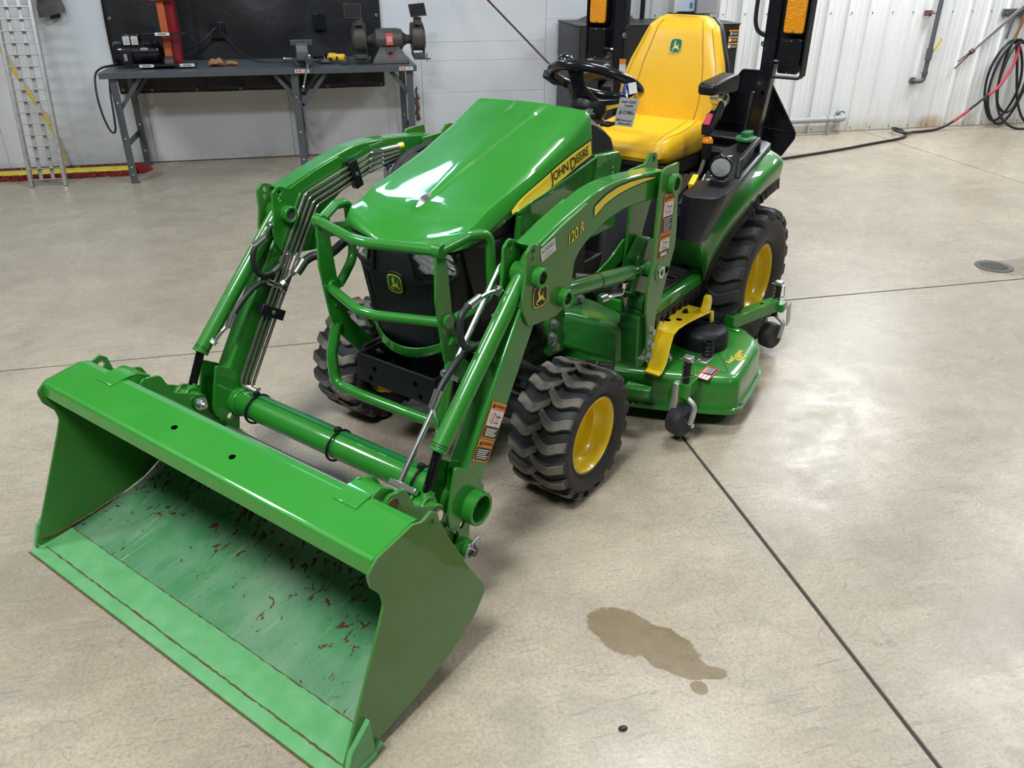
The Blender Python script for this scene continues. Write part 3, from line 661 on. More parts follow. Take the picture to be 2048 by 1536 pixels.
run = spline([(6.68,5.03,.87),(6.70,5.02,.78),(6.66,4.99,.62),(6.53,4.95,.44),(6.43,4.94,.36),(6.32,4.95,.27),(6.24,4.96,.2),(6.14,4.97,.12),(6.03,4.97,.055),(5.9,4.95,.02),(5.72,4.91,.014),(5.54,4.86,.02),(5.40,4.78,.03),(5.33,4.85,.045),(5.38,4.98,.045),(5.46,5.0,.03),(5.47,4.92,.02),(5.38,4.75,.014),(5.2,4.62,.014),(4.8,4.47,.014),(4.3,4.28,.014),(3.6,4.06,.014),(3.0,3.9,.014)],6)
B().tube([loc(*p) for p in run], .0128, 8).build('hose_run', M_hose, hc)
for a, b_ in ((4,26), (36,46)): B().tube([loc(*p) for p in run[a:b_]], .0155, 10).build('red_sleeve', M_rhose, hc)

# floor drain
fd = wthing('floor_drain', 'round grated floor drain near the right edge', 'drain', 3.42, 1.24)
B().lathe([(.075,-.002),(.105,-.002),(.105,.004),(.08,.005),(.075,.002)], (0,0,0), (0,0,1), 32, closed=True).build('ring', M_cast, fd)
B().cyl((0,0,-.001),(0,0,.001),.078,n=28).build('sump', M_joint, fd)
b = B()
for i in range(-4,5):
    y = i*.0165; h = sqrt(max(0,.076**2-y*y)); b.box(-h,h,y-.005,y+.005,0,.004)
b.build('grate', M_cast, fd)
# small debris
for (x, y, r, mm, lab) in ((1.115,-.79,.012,M_blkp,'small black crumb on the floor below the oil stain'), (1.52,-.86,.006,M_wht,'tiny white scrap on the floor near the joint')):
    b = B(); b.ball((0,0,r*.4), r, 8, sc=(1,.7,.4)); o = b.build('debris_crumb', mm); o.location = MX.Rotation(TR, 3, 'Z') @ V((x, y, 0)); tag(o, lab, 'debris')
# ================================================================== the tractor
def green(name, worn=0., col=(.015,.185,.013), rough=.2):
    M = mat(name, col, rough, coat=.9, spec=.35); t = NT(M); M.node_tree.nodes['Principled BSDF'].inputs['Coat Roughness'].default_value = .045; co = t.n('TexCoord').outputs['Object']
    f = t.ramp(t.noise(co, 3.5, 4, .6), (.4, (0,0,0)), (.75, (1,1,1)))
    c = t.mix(t.math('MULTIPLY', f, .12), (*col, 1), (.05,.25,.05, 1)); t.link(c, 'Base Color')
    t.link(t.ramp(t.noise(co, 9, 5, .65), (.4, (rough+.18,)*3), (.75, (rough+.32,)*3)), 'Roughness')
    return M
M_grn = green('tractor_green')
M_hood = green('hood_green', col=(.020,.225,.016), rough=.16)
M_plate_bounce = green('bounce_tinted_green', col=(.040,.175,.022), rough=.3)  # olive shift paints the warm floor bounce into the outer plates' green
M_frm = green('frame_green', col=(.008,.12,.012), rough=.28)
M_ty = mat('tractor_yellow', (.88,.62,.015), .28, coat=.4)
M_seat = mat('seat_yellow_vinyl', (.86,.50,.018), .36, bump=(140,.12,.002), noise=(9,.25,(.78,.43,.02)))
M_seam = mat('seat_stitch', (.42,.24,.02), .6)
M_tire = mat('tire_rubber', (.017,.0175,.02), .6, noise=(14,.45,(.045,.042,.038)))
M_lug = mat('dusty_tread_rubber', (.075,.07,.062), .8, noise=(30,.8,(.24,.215,.175)))
M_lugr = mat('rear_tread_rubber', (.022,.022,.024), .65, noise=(20,.6,(.06,.055,.05)))
M_hole = mat('hole_shade_black', (.002,.002,.002), 1., spec=0.)  # flat black discs paint the shade inside holes that are not cut
M_dark = mat('underbody_black', (.008,.008,.010), .45)
M_mat_ = mat('floor_mat_rubber', (.016,.016,.018), .55)
M_pod = mat('console_black', (.010,.011,.014), .38, spec=.4)
M_gry = mat('console_grey', (.045,.045,.055), .5)
M_amb = mat('amber_lens', (.95,.36,.006), .15, coat=.6, bump=(120,.8,.006))
M_refl = mat('lamp_reflector', (.78,.8,.82), .12, metal=.9, bump=(60,.5,.004))
M_lens = mat('work_lamp_lens', (.33,.35,.34), .12, coat=.6, bump=(35,.7,.008))
M_clear = mat('clear_lens', (.62,.65,.67), .06, coat=.8, metal=.3)
M_pink = mat('buckle_pink', (.75,.07,.13), .4)
M_okn = mat('orange_knob', (.83,.27,.01), .25, coat=.4)
M_dgrn = mat('emblem_green', (.012,.13,.03), .35)
M_paper = mat('tag_paper', (.42,.43,.42), .7)
M_tape = mat('blue_tape', (.05,.08,.5), .5)
M_conn = mat('bare_cylinder_rod', (.03,.03,.034), .18, metal=.9)
def bucket_inner():
    M = mat('worn_bucket_green', (.04,.2,.06), .42); t = NT(M); co = t.n('TexCoord').outputs['Object']
    st = t.n('Mapping', {'Vector': co, 'Scale': (3.2, 1.6, 1.6), 'Rotation': (0,0,.3)}).outputs[0]
    pale = t.ramp(t.noise(st, 2.6, 6, .7, .3), (.42, (0,0,0)), (.72, (1,1,1)))
    c = t.mix(pale, (.055,.22,.085, 1), (.155,.30,.17, 1))
    big = t.ramp(t.noise(co, 2.0, 4, .6), (.48, (0,0,0)), (.7, (.85,.85,.85)))
    c = t.mix(big, c, (.215,.315,.21, 1))
    scr = t.n('Mapping', {'Vector': co, 'Scale': (60., 3.5, 3.5), 'Rotation': (0,0,.12)}).outputs[0]
    c = t.mix(t.ramp(t.noise(scr, 1.4, 3, .6), (.63, (0,0,0)), (.72, (.5,.5,.5))), c, (.32,.45,.30, 1))
    rv = t.n('Mapping', {'Vector': co, 'Scale': (1., .75, .75), 'Rotation': (0,0,.25)}).outputs[0]
    r1 = t.noise(rv, 34, 5, .65, .8)
    sep = t.n('SeparateXYZ', {0: co}); Y = sep.outputs[1]
    back = t.ramp(t.math('MULTIPLY_ADD', Y, 2.2, 2.75), (.0, (0,0,0)), (1., (1,1,1)))
    thr = t.math('MULTIPLY_ADD', back, -.145, .685)
    pat = t.math('MULTIPLY', t.math('SUBTRACT', t.noise(co, 5.5, 3), .5), .22)
    rust = t.ramp(t.math('SUBTRACT', t.math('ADD', r1, pat), thr), (.0, (0,0,0)), (.025, (1,1,1)))
    c = t.mix(rust, c, t.mix(t.noise(co, 90, 2), (.035,.012,.007, 1), (.12,.042,.016, 1)))
    t.link(c, 'Base Color'); t.link(t.mix(rust, (.4,.4,.4, 1), (.85,.85,.85, 1)), 'Roughness')
    bp = t.n('Bump', {'Height': t.math('ADD', rust, t.noise(co, 25, 4)), 'Strength': .3, 'Distance': .003}); t.link(bp.outputs[0], 'Normal')
    return M
M_bin = bucket_inner()
M_rust = mat('rust_edge', (.12,.04,.018), .9, noise=(60,.7,(.06,.15,.05)))
M_edge = mat('cutting_edge_green', (.085,.33,.11), .4, noise=(22,.7,(.16,.40,.17)))

T = thing('compact_tractor', 'green and yellow compact tractor with front loader bucket and mower deck', 'tractor', (0,0,0), TR)
SD = (1, -1)
def S_(b, s): return b if s > 0 else b.mirror()
def emblem(fn, a, parent, field, line, rim=None, name='deer_emblem'):
    d = Decal(fn); d.poly(shield(a, a*1.02), 1); d.poly(shield(a*.90, a*.92), 0)
    d.poly(DEER, 2, sx=a*.86, sy=a*.80, dx=a*.02, dy=a*.0)
    return d.build(name, [field, rim or line, line], parent, 'deer emblem on a shield')
def warning(fn, w, h, parent, frac=.5, text_rows=4, plain=False):
    d = Decal(fn); d.rect(-w/2, w/2, -h/2, h/2, 0); hb = .022 if h < .12 else .026
    top = h/2 - hb; m_ = w*.06
    d.poly([(-w*.42, top+hb*.22), (-w*.24, top+hb*.22), (-w*.33, top+hb*.82)], 2); d.text('WARNING', hb*.62, w*.1, top+hb*.5, 2, sx=w/.075*.92)
    mid = top - (h-hb)*frac
    if not plain:
        d.rect(-w/2+m_, w/2-m_, mid, top, 1)
        cy = (mid+top)/2; r = w*.2
        d.shape(([(cos(t)*q, sin(t)*q) for t in [2*pi*i/20 for i in range(21)] for q in (r, r*.86)], [(2*i,2*i+2,2*i+3,2*i+1) for i in range(20)]), 3, -w*.12, cy)
        d.rect(-w*.02, w*.3, cy-.012, cy-.010, 2); d.rect(w*.18, w*.2, cy-.02, cy+.016, 2); d.shape(text2d('/', r*2.2), 3, -w*.12, cy); d.rect(w*.05,w*.32,cy+.005,cy+.008,2)
    d.rect(-w/2+m_, w/2-m_, -h/2+m_, mid if not plain else top, 2)
    n = text_rows; y0 = (mid if not plain else top) - .007; y1 = -h/2 + m_ + .006
    for i in range(n):
        y = y0 + (y1-y0)*i/(n-1); d.rect(-w*.38, w*(.36-.16*((i*7)%3)/2), y-.0014, y+.0014, 1)
    return d.build('warning_decal', [M_orp, M_wht, M_blkp, M_redp], parent, 'orange and black warning decal')

# ------------------------------------------------------------------ wheels
def make_wheel(name, x, y, R, W, rim_r, dish, nlug, lug_h, lw, mat_lug, flip, ss):
    w_ = thing(name, '', '', (x, y, R)); del w_['label']; del w_['category']
    w_.parent = T
    if ss < 0: w_.rotation_euler = (0, 0, pi)
    Rc = R - lug_h; hw = W/2
    pr = [(rim_r-.004,-hw*.74),(rim_r+.012,-hw*.80),(rim_r+.03,-hw*.92),(Rc*.80,-hw),(Rc*.90,-hw*.98),(Rc*.955,-hw*.88),(Rc*.985,-hw*.66),(Rc,-hw*.25),(Rc,0)]
    pr = pr + [(r, -h) for r, h in reversed(pr[:-1])]
    B().lathe(pr, (0,0,0), (1,0,0), 64).build('tire', M_tire, w_, ang=50)
    # sidewall rings
    B().lathe([(rim_r+.004,hw*.80),(rim_r+.012,hw*.88),(rim_r+.02,hw*.84)], (0,0,0), (1,0,0), 48).build('bead_ring', M_tire, w_)
    o_ = hw*.80
    rp = [(rim_r+.004,o_-.008),(rim_r+.007,o_+.003),(rim_r-.001,o_+.006),(rim_r-.007,o_-.003),(rim_r-.013,o_-.022),(rim_r-.017,o_-.045),(rim_r-.03,o_-.056),(rim_r-.034,o_-.085),(rim_r-.05,o_-dish+.012),(rim_r*.60,o_-dish),(rim_r*.46,o_-dish+.010),(rim_r*.40,o_-dish+.012),(rim_r*.36,o_-dish-.02),(0,o_-dish-.02)]
    B().lathe(rp, (0,0,0), (1,0,0), 56).build('rim', M_ty, w_, ang=40)
    B().lathe([(rim_r-.006,-o_),(rim_r-.03,-o_+.05),(rim_r-.04,o_-dish)], (0,0,0), (1,0,0), 40).build('rim_barrel', M_ty, w_)
    hub = B().cyl((o_-dish-.03,0,0),(o_-dish+.012,0,0),rim_r*.33,rim_r*.28,n=24)
    hub.build('hub', M_ty, w_, bevel=.003)
    for i in range(5):
        a = 2*pi*i/5; B().hexnut((o_-dish+.004, cos(a)*rim_r*.5, sin(a)*rim_r*.5), (1,0,0), .010, .009).build('wheel_bolt', M_chrd, w_)
    B().cyl((o_-.05, -(rim_r-.03)*cos(.5), (rim_r-.03)*sin(.5)), (o_-.032, -(rim_r-.05)*cos(.5), (rim_r-.05)*sin(.5)), .005, n=8).build('valve_stem', M_rub, w_)
    # tread lugs: a bar that leaves the centre line at an angle and turns towards the shoulder
    def lug(sg):
        path = [(-.06*W, .0), (.10*W, lw*.74), (.17*W, lw*.92), (.25*W, lw*.88), (.40*W, lw*.45), (.46*W, lw*.36), (.485*W, lw*.34)]
        rings = []
        for k_, (tt, arc) in enumerate(path):
            u = abs(tt)/hw; rc = Rc*(1 - .012*u*u - (.0 if u < .8 else (u-.8)*.25)); top = (R - .03*u*u*R*.5) if k_ < 5 else (R*.972 if k_ == 5 else R*.94)
            wd = lw*(.46 if k_ else .36)
            ring = []
            for (da, rr) in ((-wd-.006, rc-.006), (-wd+.002, top), (wd-.002, top), (wd+.006, rc-.006)):
                a = (arc+da)/R*flip; ring.append((sg*tt, -rr*sin(a), rr*cos(a)))
            rings.append(ring)
        q_ = B().loft(rings); q_.m = [1 if (i_ < (len(rings)-1)*4 and i_ % 4 == 1) else 0 for i_ in range(len(q_.f))]; return q_
    for sg in (1, -1):
        src = None
        for i in range(nlug):
            if src is None: src = lug(sg).build('lug', [M_tire, mat_lug], w_, ang=30, bevel=.0025, seg=1); o = src
            else: o = inst(src, 'lug', w_)
            o.rotation_euler = (2*pi*(i + (.5 if sg > 0 else 0))/nlug, 0, 0)
    return w_
for s in SD:
    make_wheel('front_wheel', s*.462, 0, .2285, .222, .129, .10, 18, .015, .043, M_lug, s, s)
    make_wheel('rear_wheel', s*.432, 1.45, .33, .305, .164, .13, 20, .020, .058, M_lugr, s, s)

# ------------------------------------------------------------------ underbody
b = B(); b.box(-.13,.13,-.05,1.5,.24,.40); b.box(-.20,.20,.02,.50,.40,.72); b.box(-.17,.17,.5,1.35,.36,.60); b.box(-.22,.22,1.2,1.7,.25,.62); b.build('engine_and_gearbox', M_dark, T, bevel=.01)
b = B(); b.cyl((-.40,0,.23),(.40,0,.23),.045,n=14); b.box(-.1,.1,-.07,.07,.19,.33); b.build('front_axle', M_dark, T)
for s in SD:
    B().cyl((s*.33,.0,.17),(s*.33,.0,.34),.05,n=14).cyl((s*.33,0,.23),(s*.42,0,.23),.055,n=14).build('steering_knuckle', M_dark, T, bevel=.004)
    B().tube([(s*.06,.12,.27),(s*.2,.1,.265),(s*.32,.07,.26)],.012,8).build('tie_rod', M_chrd, T)
    b = B(); b.box(s*.19-.008,s*.19+.008,-.30,.5,.33,.47); b.build('frame_rail', M_dark, T, bevel=.003)
B().cyl((-.34,1.45,.33),(.34,1.45,.33),.09,n=20).build('rear_axle', M_dark, T)
# hoses, bits in the engine bay
for i, (p, r) in enumerate(([[(.24,.02,.62),(.29,.05,.55),(.27,.1,.46),(.22,.12,.40)],.013],[[(.26,-.05,.45),(.3,.0,.40),(.27,.08,.35),(.2,.12,.33)],.016],[[(.22,.18,.66),(.30,.22,.64),(.36,.27,.63),(.42,.31,.63)],.022])):
    B().tube(spline(p,5), r, 10).build('engine_hose', M_rub, T)
B().cyl((.30,.26,.645),(.40,.33,.635),.024,n=12).build('hose_sleeve', M_rub, T)
B().box(.218,.222,-.02,.04,.48,.56).build('serial_label', M_wht, T)
B().tube(fillet([(.205,.28,.78),(.25,.29,.80),(.27,.3,.72)],.02,4,closed=False),.012,8).cyl((.24,.23,.72),(.25,.29,.78),.014,n=10).build('fuel_bowl', M_chrd, T)

# ------------------------------------------------------------------ hood
HS = [ # y centre, z centre, half width, z shoulder, z lower edge, plan sweep
 (-.337,.873,.205,.882,.883,.035),(-.335,.8745,.222,.905,.888,.05),(-.326,.880,.235,.926,.893,.066),(-.30,.895,.239,.934,.897,.066),(-.26,.919,.239,.943,.900,.056),(-.22,.942,.239,.956,.903,.044),(-.176,.967,.2395,.970,.910,.034),
 (-.10,.998,.239,.988,.928,.02),(-.02,1.031,.241,1.008,.944,.01),(.08,1.069,.243,1.036,.963,.004),(.18,1.106,.245,1.072,.982,0),(.28,1.142,.246,1.110,1.002,0),(.36,1.168,.246,1.148,1.017,0),(.405,1.183,.244,1.170,1.027,0),(.42,1.187,.240,1.174,1.030,0)]
def hs(y):
    for i in range(len(HS)-1):
        if HS[i][0] <= y <= HS[i+1][0]:
            f = (y-HS[i][0])/(HS[i+1][0]-HS[i][0]); return [p+(q-p)*f for p, q in zip(HS[i], HS[i+1])]
    return HS[0] if y < HS[0][0] else HS[-1]
def hood_section(row):
    y, zc, w_, zs, zl, sw = row; sp = max(.006, .006 + .058*(y+.2)/.62) if y > -.2 else .004
    fade = max(0, min(1, (y+.24)/.1)) * max(0, min(1, (.44-y)/.09)); dp = .0065*fade
    pw = 1.25 + 1.15*max(0, min(1, (y+.3)/.5)); rr = .006 + .022*max(0, min(1, (y-.05)/.36))
    half = [(0, zc+dp*.3), (sp*.7, zc+dp*.2), (sp, zc), (sp+.007, zc-dp)]
    for f in (.3,.45,.6,.74,.85):
        x = max(sp+.008+.004*f, w_*f); g = (x/w_); half.append((x, zc-dp + (zs+.004-zc+dp)*g**pw))
    ss_ = min(.03, (zs-zl)*.4)
    half += [(w_*.93, zc + (zs+.005-zc)*.93**pw ), (w_-rr*.5, zs+.003), (w_-rr*.05, zs-rr*.45), (w_+.003, zs-rr*1.3 if zs-zl > .03 else zs-.003), (w_+.009, zs-(zs-zl)*.55), (w_+.016, zl)]
    ring = [(-x, z) for x, z in reversed(half)] + half[1:]
    return [(x, y + sw*min(1,(abs(x)/w_))**2.2, z) for x, z in ring]
hood = B().loft([hood_section(tuple(r)) for r in [HS[0]] + spline(HS[1:], 4)], closed=False, cap=False).build('hood', M_hood, T, ang=32)
q = hood.modifiers.new('thick', 'SOLIDIFY'); q.thickness = .005; q.offset = -1
# chrome hood ornament
b = B(); b.loft([[(.0,-.205,.958),(.002,-.205,.955),(-.002,-.205,.955)],[(0,-.18,.984),(.012,-.18,.964),(-.012,-.18,.964)],[(0,-.145,.989),(.013,-.15,.977),(-.013,-.15,.977)],[(0,-.13,.987),(.004,-.13,.985),(-.004,-.13,.985)]]); b.build('hood_badge', M_chr, hood, ang=20)
# decal along the left and right hood side
def hood_side(s):
    def fn(a, z, h):
        y, zc, w_, zs, zl, sw = hs(a); f = max(0, min(1, (zs-.014-z)/max(.01, zs-.014-zl)))
        xx = w_+.004+.005*min(1,f/.45) if f < .45 else w_+.009+.007*(f-.45)/.55
        return (s*(xx+.0012+h), a + sw, z)
    return fn
up = spline([(-.088,.944),(-.01,.981),(.105,1.016),(.188,1.042),(.274,1.066),(.34,1.081),(.398,1.092)],5)
lo = spline([(-.088,.938),(.0,.947),(.077,.958),(.199,.983),(.319,1.014),(.412,1.034)],6)
def lerp_line(L, y):
    for (a, b_) in zip(L, L[1:]):
        if a[0] <= y <= b_[0]: return a[1] + (b_[1]-a[1])*(y-a[0])/(b_[0]-a[0]+1e-9)
    return L[0][1] if y < L[0][0] else L[-1][1]
for s in SD:
    d = Decal(hood_side(s)); n = 46
    def band(f0, f1, a, c, mi):
        vs = []
        for i in range(n+1):
            y = a + (c-a)*i/n; z0, z1 = lerp_line(lo, y), lerp_line(up, min(y,.398))
            vs += [(y, z0+(z1-z0)*f0), (y, z0+(z1-z0)*f1)]
        d.shape((vs, [(2*i,2*i+2,2*i+3,2*i+1) for i in range(n)]), mi)
    band(0, 1, -.088, .408, 1); band(.15, .93, -.070, .401, 0)
    for f in (.3,.45,.6): band(f, f+.05, -.03, .15, 2)
    for f in (.7,.8): band(f, f+.03, -.0, .395, 2)
    sl = .235
    for lay, (mi, ox, oz) in enumerate(((0,.003,-.004), (1,0,0))):
        cur = .150
        for word, sz, drop in (('J', .062, .0035), ('OHN', .049, .004), ('D', .064, .0), ('EERE', .049, .004)):
            vs, fs = text2d(word, sz, .0, .95); x0 = min(p[0] for p in vs); x1 = max(p[0] for p in vs); q_ = .80
            gap = .012 if word == 'OHN' else .0035
            out = []
            for (px_, pz_) in vs:
                yy = cur + ox + (px_-x0)*q_; yy = yy if s > 0 else .545 - yy; out.append((yy, 1.0135 + sl*(yy-.19) + pz_*.80 + oz + drop))
            d.shape((out, fs), mi); cur += (x1-x0)*q_ + gap
    d.build('hood_decal', [M_ylp, M_blkp, mat('gold_print',(.6,.42,.02),.45)], hood, 'yellow and black name decal on the hood side')
B().box(-.20,.20,-.22,.40,.60,.86).build('engine_top', M_dark, T, bevel=.01)
for s in SD:
    b = B().prism([(-.268,.884),(-.12,.922),(0,.946),(0,.62),(-.18,.62)],'x',.222,.230); S_(b,s); b.build('grille_side', M_blk, T)
# green lower side panels and cowl
for s in SD:
    b = B(); rows = []
    for (y, zt, zb, x) in ((-.03,.945,.70,.252),(.05,.962,.70,.255),(.15,.978,.70,.257),(.25,.998,.72,.258),(.35,1.017,.74,.258),(.43,1.03,.76,.256)):
        rows.append([(x+.006,y,zt),(x,y,zt-.012),(x-.006,y,zt-.10),(x-.012,y,zb)])
    S_(b.loft(rows, closed=False, cap=False), s); o = b.build('side_panel', M_grn, T, ang=40); q = o.modifiers.new('thick','SOLIDIFY'); q.thickness = .006; q.offset = 0
    b = B(); b.prism(fillet([(.432,1.035),(.60,1.020),(.625,1.0),(.615,.93),(.60,.74),(.432,.74)],[.01,.02,.03,.02,.01,.01],4),'x',.20,.262); S_(b,s); b.build('cowl_panel', M_grn, T, bevel=.01, seg=3)
    b = B(); b.bar((.262,-.025,.93),(.262,-.03,.74),.012,.012); S_(b,s); b.build('panel_edge', M_grn, T)
d = Decal(planar((.263,.565,.965),(0,1,0),(0,0,1)))
for k_, ch in enumerate('ION'): d.text(ch, .014, -.012, .028-k_*.02, 0)
d.build('key_symbols', [M_wht], T)
# ------------------------------------------------------------------ grille and lamps
def plan(zz, inset=0.):
    f = (zz-.50)/(.875-.50); w_ = .168 + .052*f - inset; yf = -.292 - .036*f + inset
    pts = []
    for i in range(25):
        a = -1 + 2*i/24; x = w_*math.copysign(min(1,abs(a)*1.04)**.9, a); pts.append((x, yf + .06*(abs(a))**3.2, zz))
    return [(-w_-.022,-.02,zz),(-w_-.018,-.14,zz)] + pts + [(w_+.018,-.14,zz),(w_+.022,-.02,zz)]
gr = B().loft([plan(z) for z in (.50,.56,.62,.68,.74,.79,.83,.872)], closed=False, cap=False).build('grille', M_blk, T, ang=35)
q = gr.modifiers.new('thick', 'SOLIDIFY'); q.thickness = .006; q.offset = -1
def front(x, z, off=0.):
    f = (z-.50)/(.375); w_ = .168+.052*f; yf = -.292-.036*f; a = min(1, (abs(x)/w_))
    return V((x, yf + .06*a**3.2 - off, z))
for s in SD:
    # recessed headlamp: bezel, chrome reflector, lens
    pts = [(.085,.862),(.205,.868),(.212,.80),(.115,.800)]
    B().tube(fillet([front(s*x,z,.004) for x, z in pts],.008,3), .005, 8, closed=True).build('lamp_bezel', M_blkg, T)
    P4 = [front(s*x,z,.004) for x, z in pts]; b = B(); k_ = 8
    vs = []; 
    for i in range(k_+1):
        for j in range(5):
            x = (pts[0][0]+(pts[1][0]-pts[0][0])*i/k_)*(1-j/4) + (pts[3][0]+(pts[2][0]-pts[3][0])*i/k_)*j/4; z = (pts[0][1]+(pts[1][1]-pts[0][1])*i/k_)*(1-j/4)+(pts[3][1]+(pts[2][1]-pts[3][1])*i/k_)*j/4
            vs.append(tuple(front(s*x, z, .0055 + .004*((i+j)%2))))
    b.add(vs, [(i*5+j,(i+1)*5+j,(i+1)*5+j+1,i*5+j+1) for i in range(k_) for j in range(4)]); b.build('headlamp', M_refl, T, ang=0, label='clear faceted headlamp')
    # brow line below the lamp
    B().tube(fillet([front(s*.214,.80,.008),front(s*.195,.785,.01),front(s*.10,.765,.01),front(s*.088,.775,.01),front(s*.07,.86,.008)],.012,4,closed=False), .0065, 8).build('grille_brow', M_blk, T)
    for x in (.135,.16):
        B().tube([front(s*x,.755,.003), front(s*(x-.012),.62,.003), front(s*(x-.02),.53,.003)], .005, 6).build('grille_rib', M_blk, T)
    for zz in (.60,.66,.72):
        pass
fne = lambda a, b_, h: tuple(front(a, .742+b_, .004+h))
b = B(); b.loft([[front(x*.036*k2, .742+z*.040*k2, o2) for x, z in shield(1,1,24)] for k2, o2 in ((1.0,-.002),(1.0,.002),(.92,.005))]); b.build('emblem_boss', M_blk, T)
emblem(lambda a, b_, h: tuple(front(a, .742+b_, .0055+h)), .030, T, M_dgrn, M_ylp)
# ------------------------------------------------------------------ brush guard
UPR = fillet([(-.372,.935),(-.400,.928),(-.410,.77),(-.383,.572),(-.357,.523),(-.272,.42),(-.185,.42),(-.306,.565),(-.340,.699),(-.354,.863)],[.012,.012,.05,.03,.03,.0,.0,.04,.05,.02],4)
gd = B()
up_o = None
for s in SD:
    b = B().prism(UPR,'x',.236,.246); S_(b,s); b.build('guard_upright', M_grn, T, bevel=.002)
    hoop = fillet([(.241,-.385,.912),(.272,-.29,.937),(.290,-.215,.93),(.293,-.21,.74),(.262,-.29,.70),(.243,-.33,.69)],[0,.03,.05,.06,.03,0],6,closed=False)
    b = B().tube(hoop,.016,12); S_(b,s); b.build('guard_hoop', M_grn, T)
    b = B().tube([(.244,-.36,.63),(.244,-.23,.56),(.25,-.20,.50)],.015,10); S_(b,s); b.build('guard_strut', M_grn, T)
    B().cyl((s*.225,-.385,.914),(s*.257,-.385,.914),.022,n=18).build('guard_collar', M_grn, T, bevel=.002); B().cyl((s*.225,-.366,.694),(s*.257,-.366,.694),.022,n=18).build('guard_collar', M_grn, T, bevel=.002)
for (y0, y1, z) in ((-.388,-.452,.914),(-.372,-.452,.690)):
    B().tube(fillet([(-.241,y0,z),(-.035,y1,z),(.035,y1,z),(.241,y0,z)],.10,6,closed=False),.016,14).build('guard_crossbar', M_grn, T)
B().tube(fillet([(-.246,-.355,.56),(-.248,-.39,.46),(-.238,-.40,.352),(-.10,-.405,.350),(.10,-.405,.352),(.238,-.40,.352),(.248,-.39,.46),(.246,-.355,.56)],[0,.05,.05,.05,.05,.05,.05,0],7,closed=False),.0185,14).build('guard_lower_bar', M_grn, T)
b = B(); rows = []
for i in range(17):
    a = -1+2*i/16; x = .185*a; y = -.318+.075*abs(a)**2.2; z = .512+.06*abs(a)**2.2
    rows.append([(x,y,z-.018),(x,y,z+.016),(x,y+.006,z+.016),(x,y+.006,z-.018)])
b.loft(rows); b.build('guard_apron', M_grn, T, bevel=.002)
# weight bracket under the guard
b = B(); b.box(-.165,.165,-.352,-.342,.368,.470); b.build('bumper_plate', M_blk, T, bevel=.003)
for s in SD:
    b = B(); b.box(s*.165-.005,s*.165+.005,-.35,-.08,.375,.468); b.build('bumper_side', M_blk, T, bevel=.002)
    B().hexnut((s*.158,-.26,.44),(-s,0,0),.011,.012,stud=.012).build('bumper_bolt', M_chr, T)
    B().cyl((s*.09,-.353,.43),(s*.09,-.3515,.43),.009,n=14).build('bumper_hole_shade', M_hole, T); B().cyl((s*.11,-.353,.39),(s*.11,-.3515,.39),.009,n=14).build('bumper_hole_shade', M_hole, T)
B().box(-.16,.16,-.342,-.06,.372,.380).build('bumper_floor', M_blk, T)
B().box(-.10,-.05,-.335,-.30,.345,.368).build('yellow_stop', M_ty, T)

# ------------------------------------------------------------------ loader arms
TUB = (-.632,.317)               # torque tube axis (y, z)
B1 = (-.336,.888); B2 = (-.205,.786); PV = (.419,.985); RP = (.39,.689)
LUGP = (-.942,.507); BC = (-.788,.385); LOW = (-.672,.200)
boom_top = spline([(-.40,.955),(-.309,.975),(-.2,1.006),(-.081,1.034),(-.01,1.049),(.07,1.054),(.141,1.052),(.27,1.042),(.41,1.028)],4)
boom_low = spline([(.41,.935),(.309,.947),(.2,.954),(.144,.955),(.075,.948),(.026,.939),(-.07,.908),(-.149,.862)],4)
boom = [p for p in boom_top if p[0] > -.352] + boom_low + [(-.22,.87),(-.31,.945)]
KNEE = fillet([(-.383,.965),(-.355,.985),(-.309,.966),(-.20,1.0),(-.085,1.030),(-.07,1.02),(-.09,.93),(-.143,.875),(-.158,.80),(-.165,.755),(-.235,.738),(-.318,.748),(-.368,.752),(-.393,.80),(-.398,.84),(-.385,.90)],[.02,.02,.01,0,.01,.0,.02,.02,.02,.035,.02,.02,.03,.02,.02,.02],4)
BEAM = [(-.39,.815),(-.320,.752),(-.552,.395),(-.575,.36),(-.60,.30),(-.662,.33),(-.652,.425)]
GUS = keyhole(fillet([(-.695,.475),(-.640,.440),(-.578,.356),(-.578,.32),(-.640,.275),(-.650,.215),(-.662,.165),(-.690,.165),(-.705,.21),(-.690,.26),(-.728,.30),(-.733,.33)],[.01,.01,.02,.02,.02,.02,.015,.015,.02,.02,.02,.02],3), [(-.677,.279,.011)])
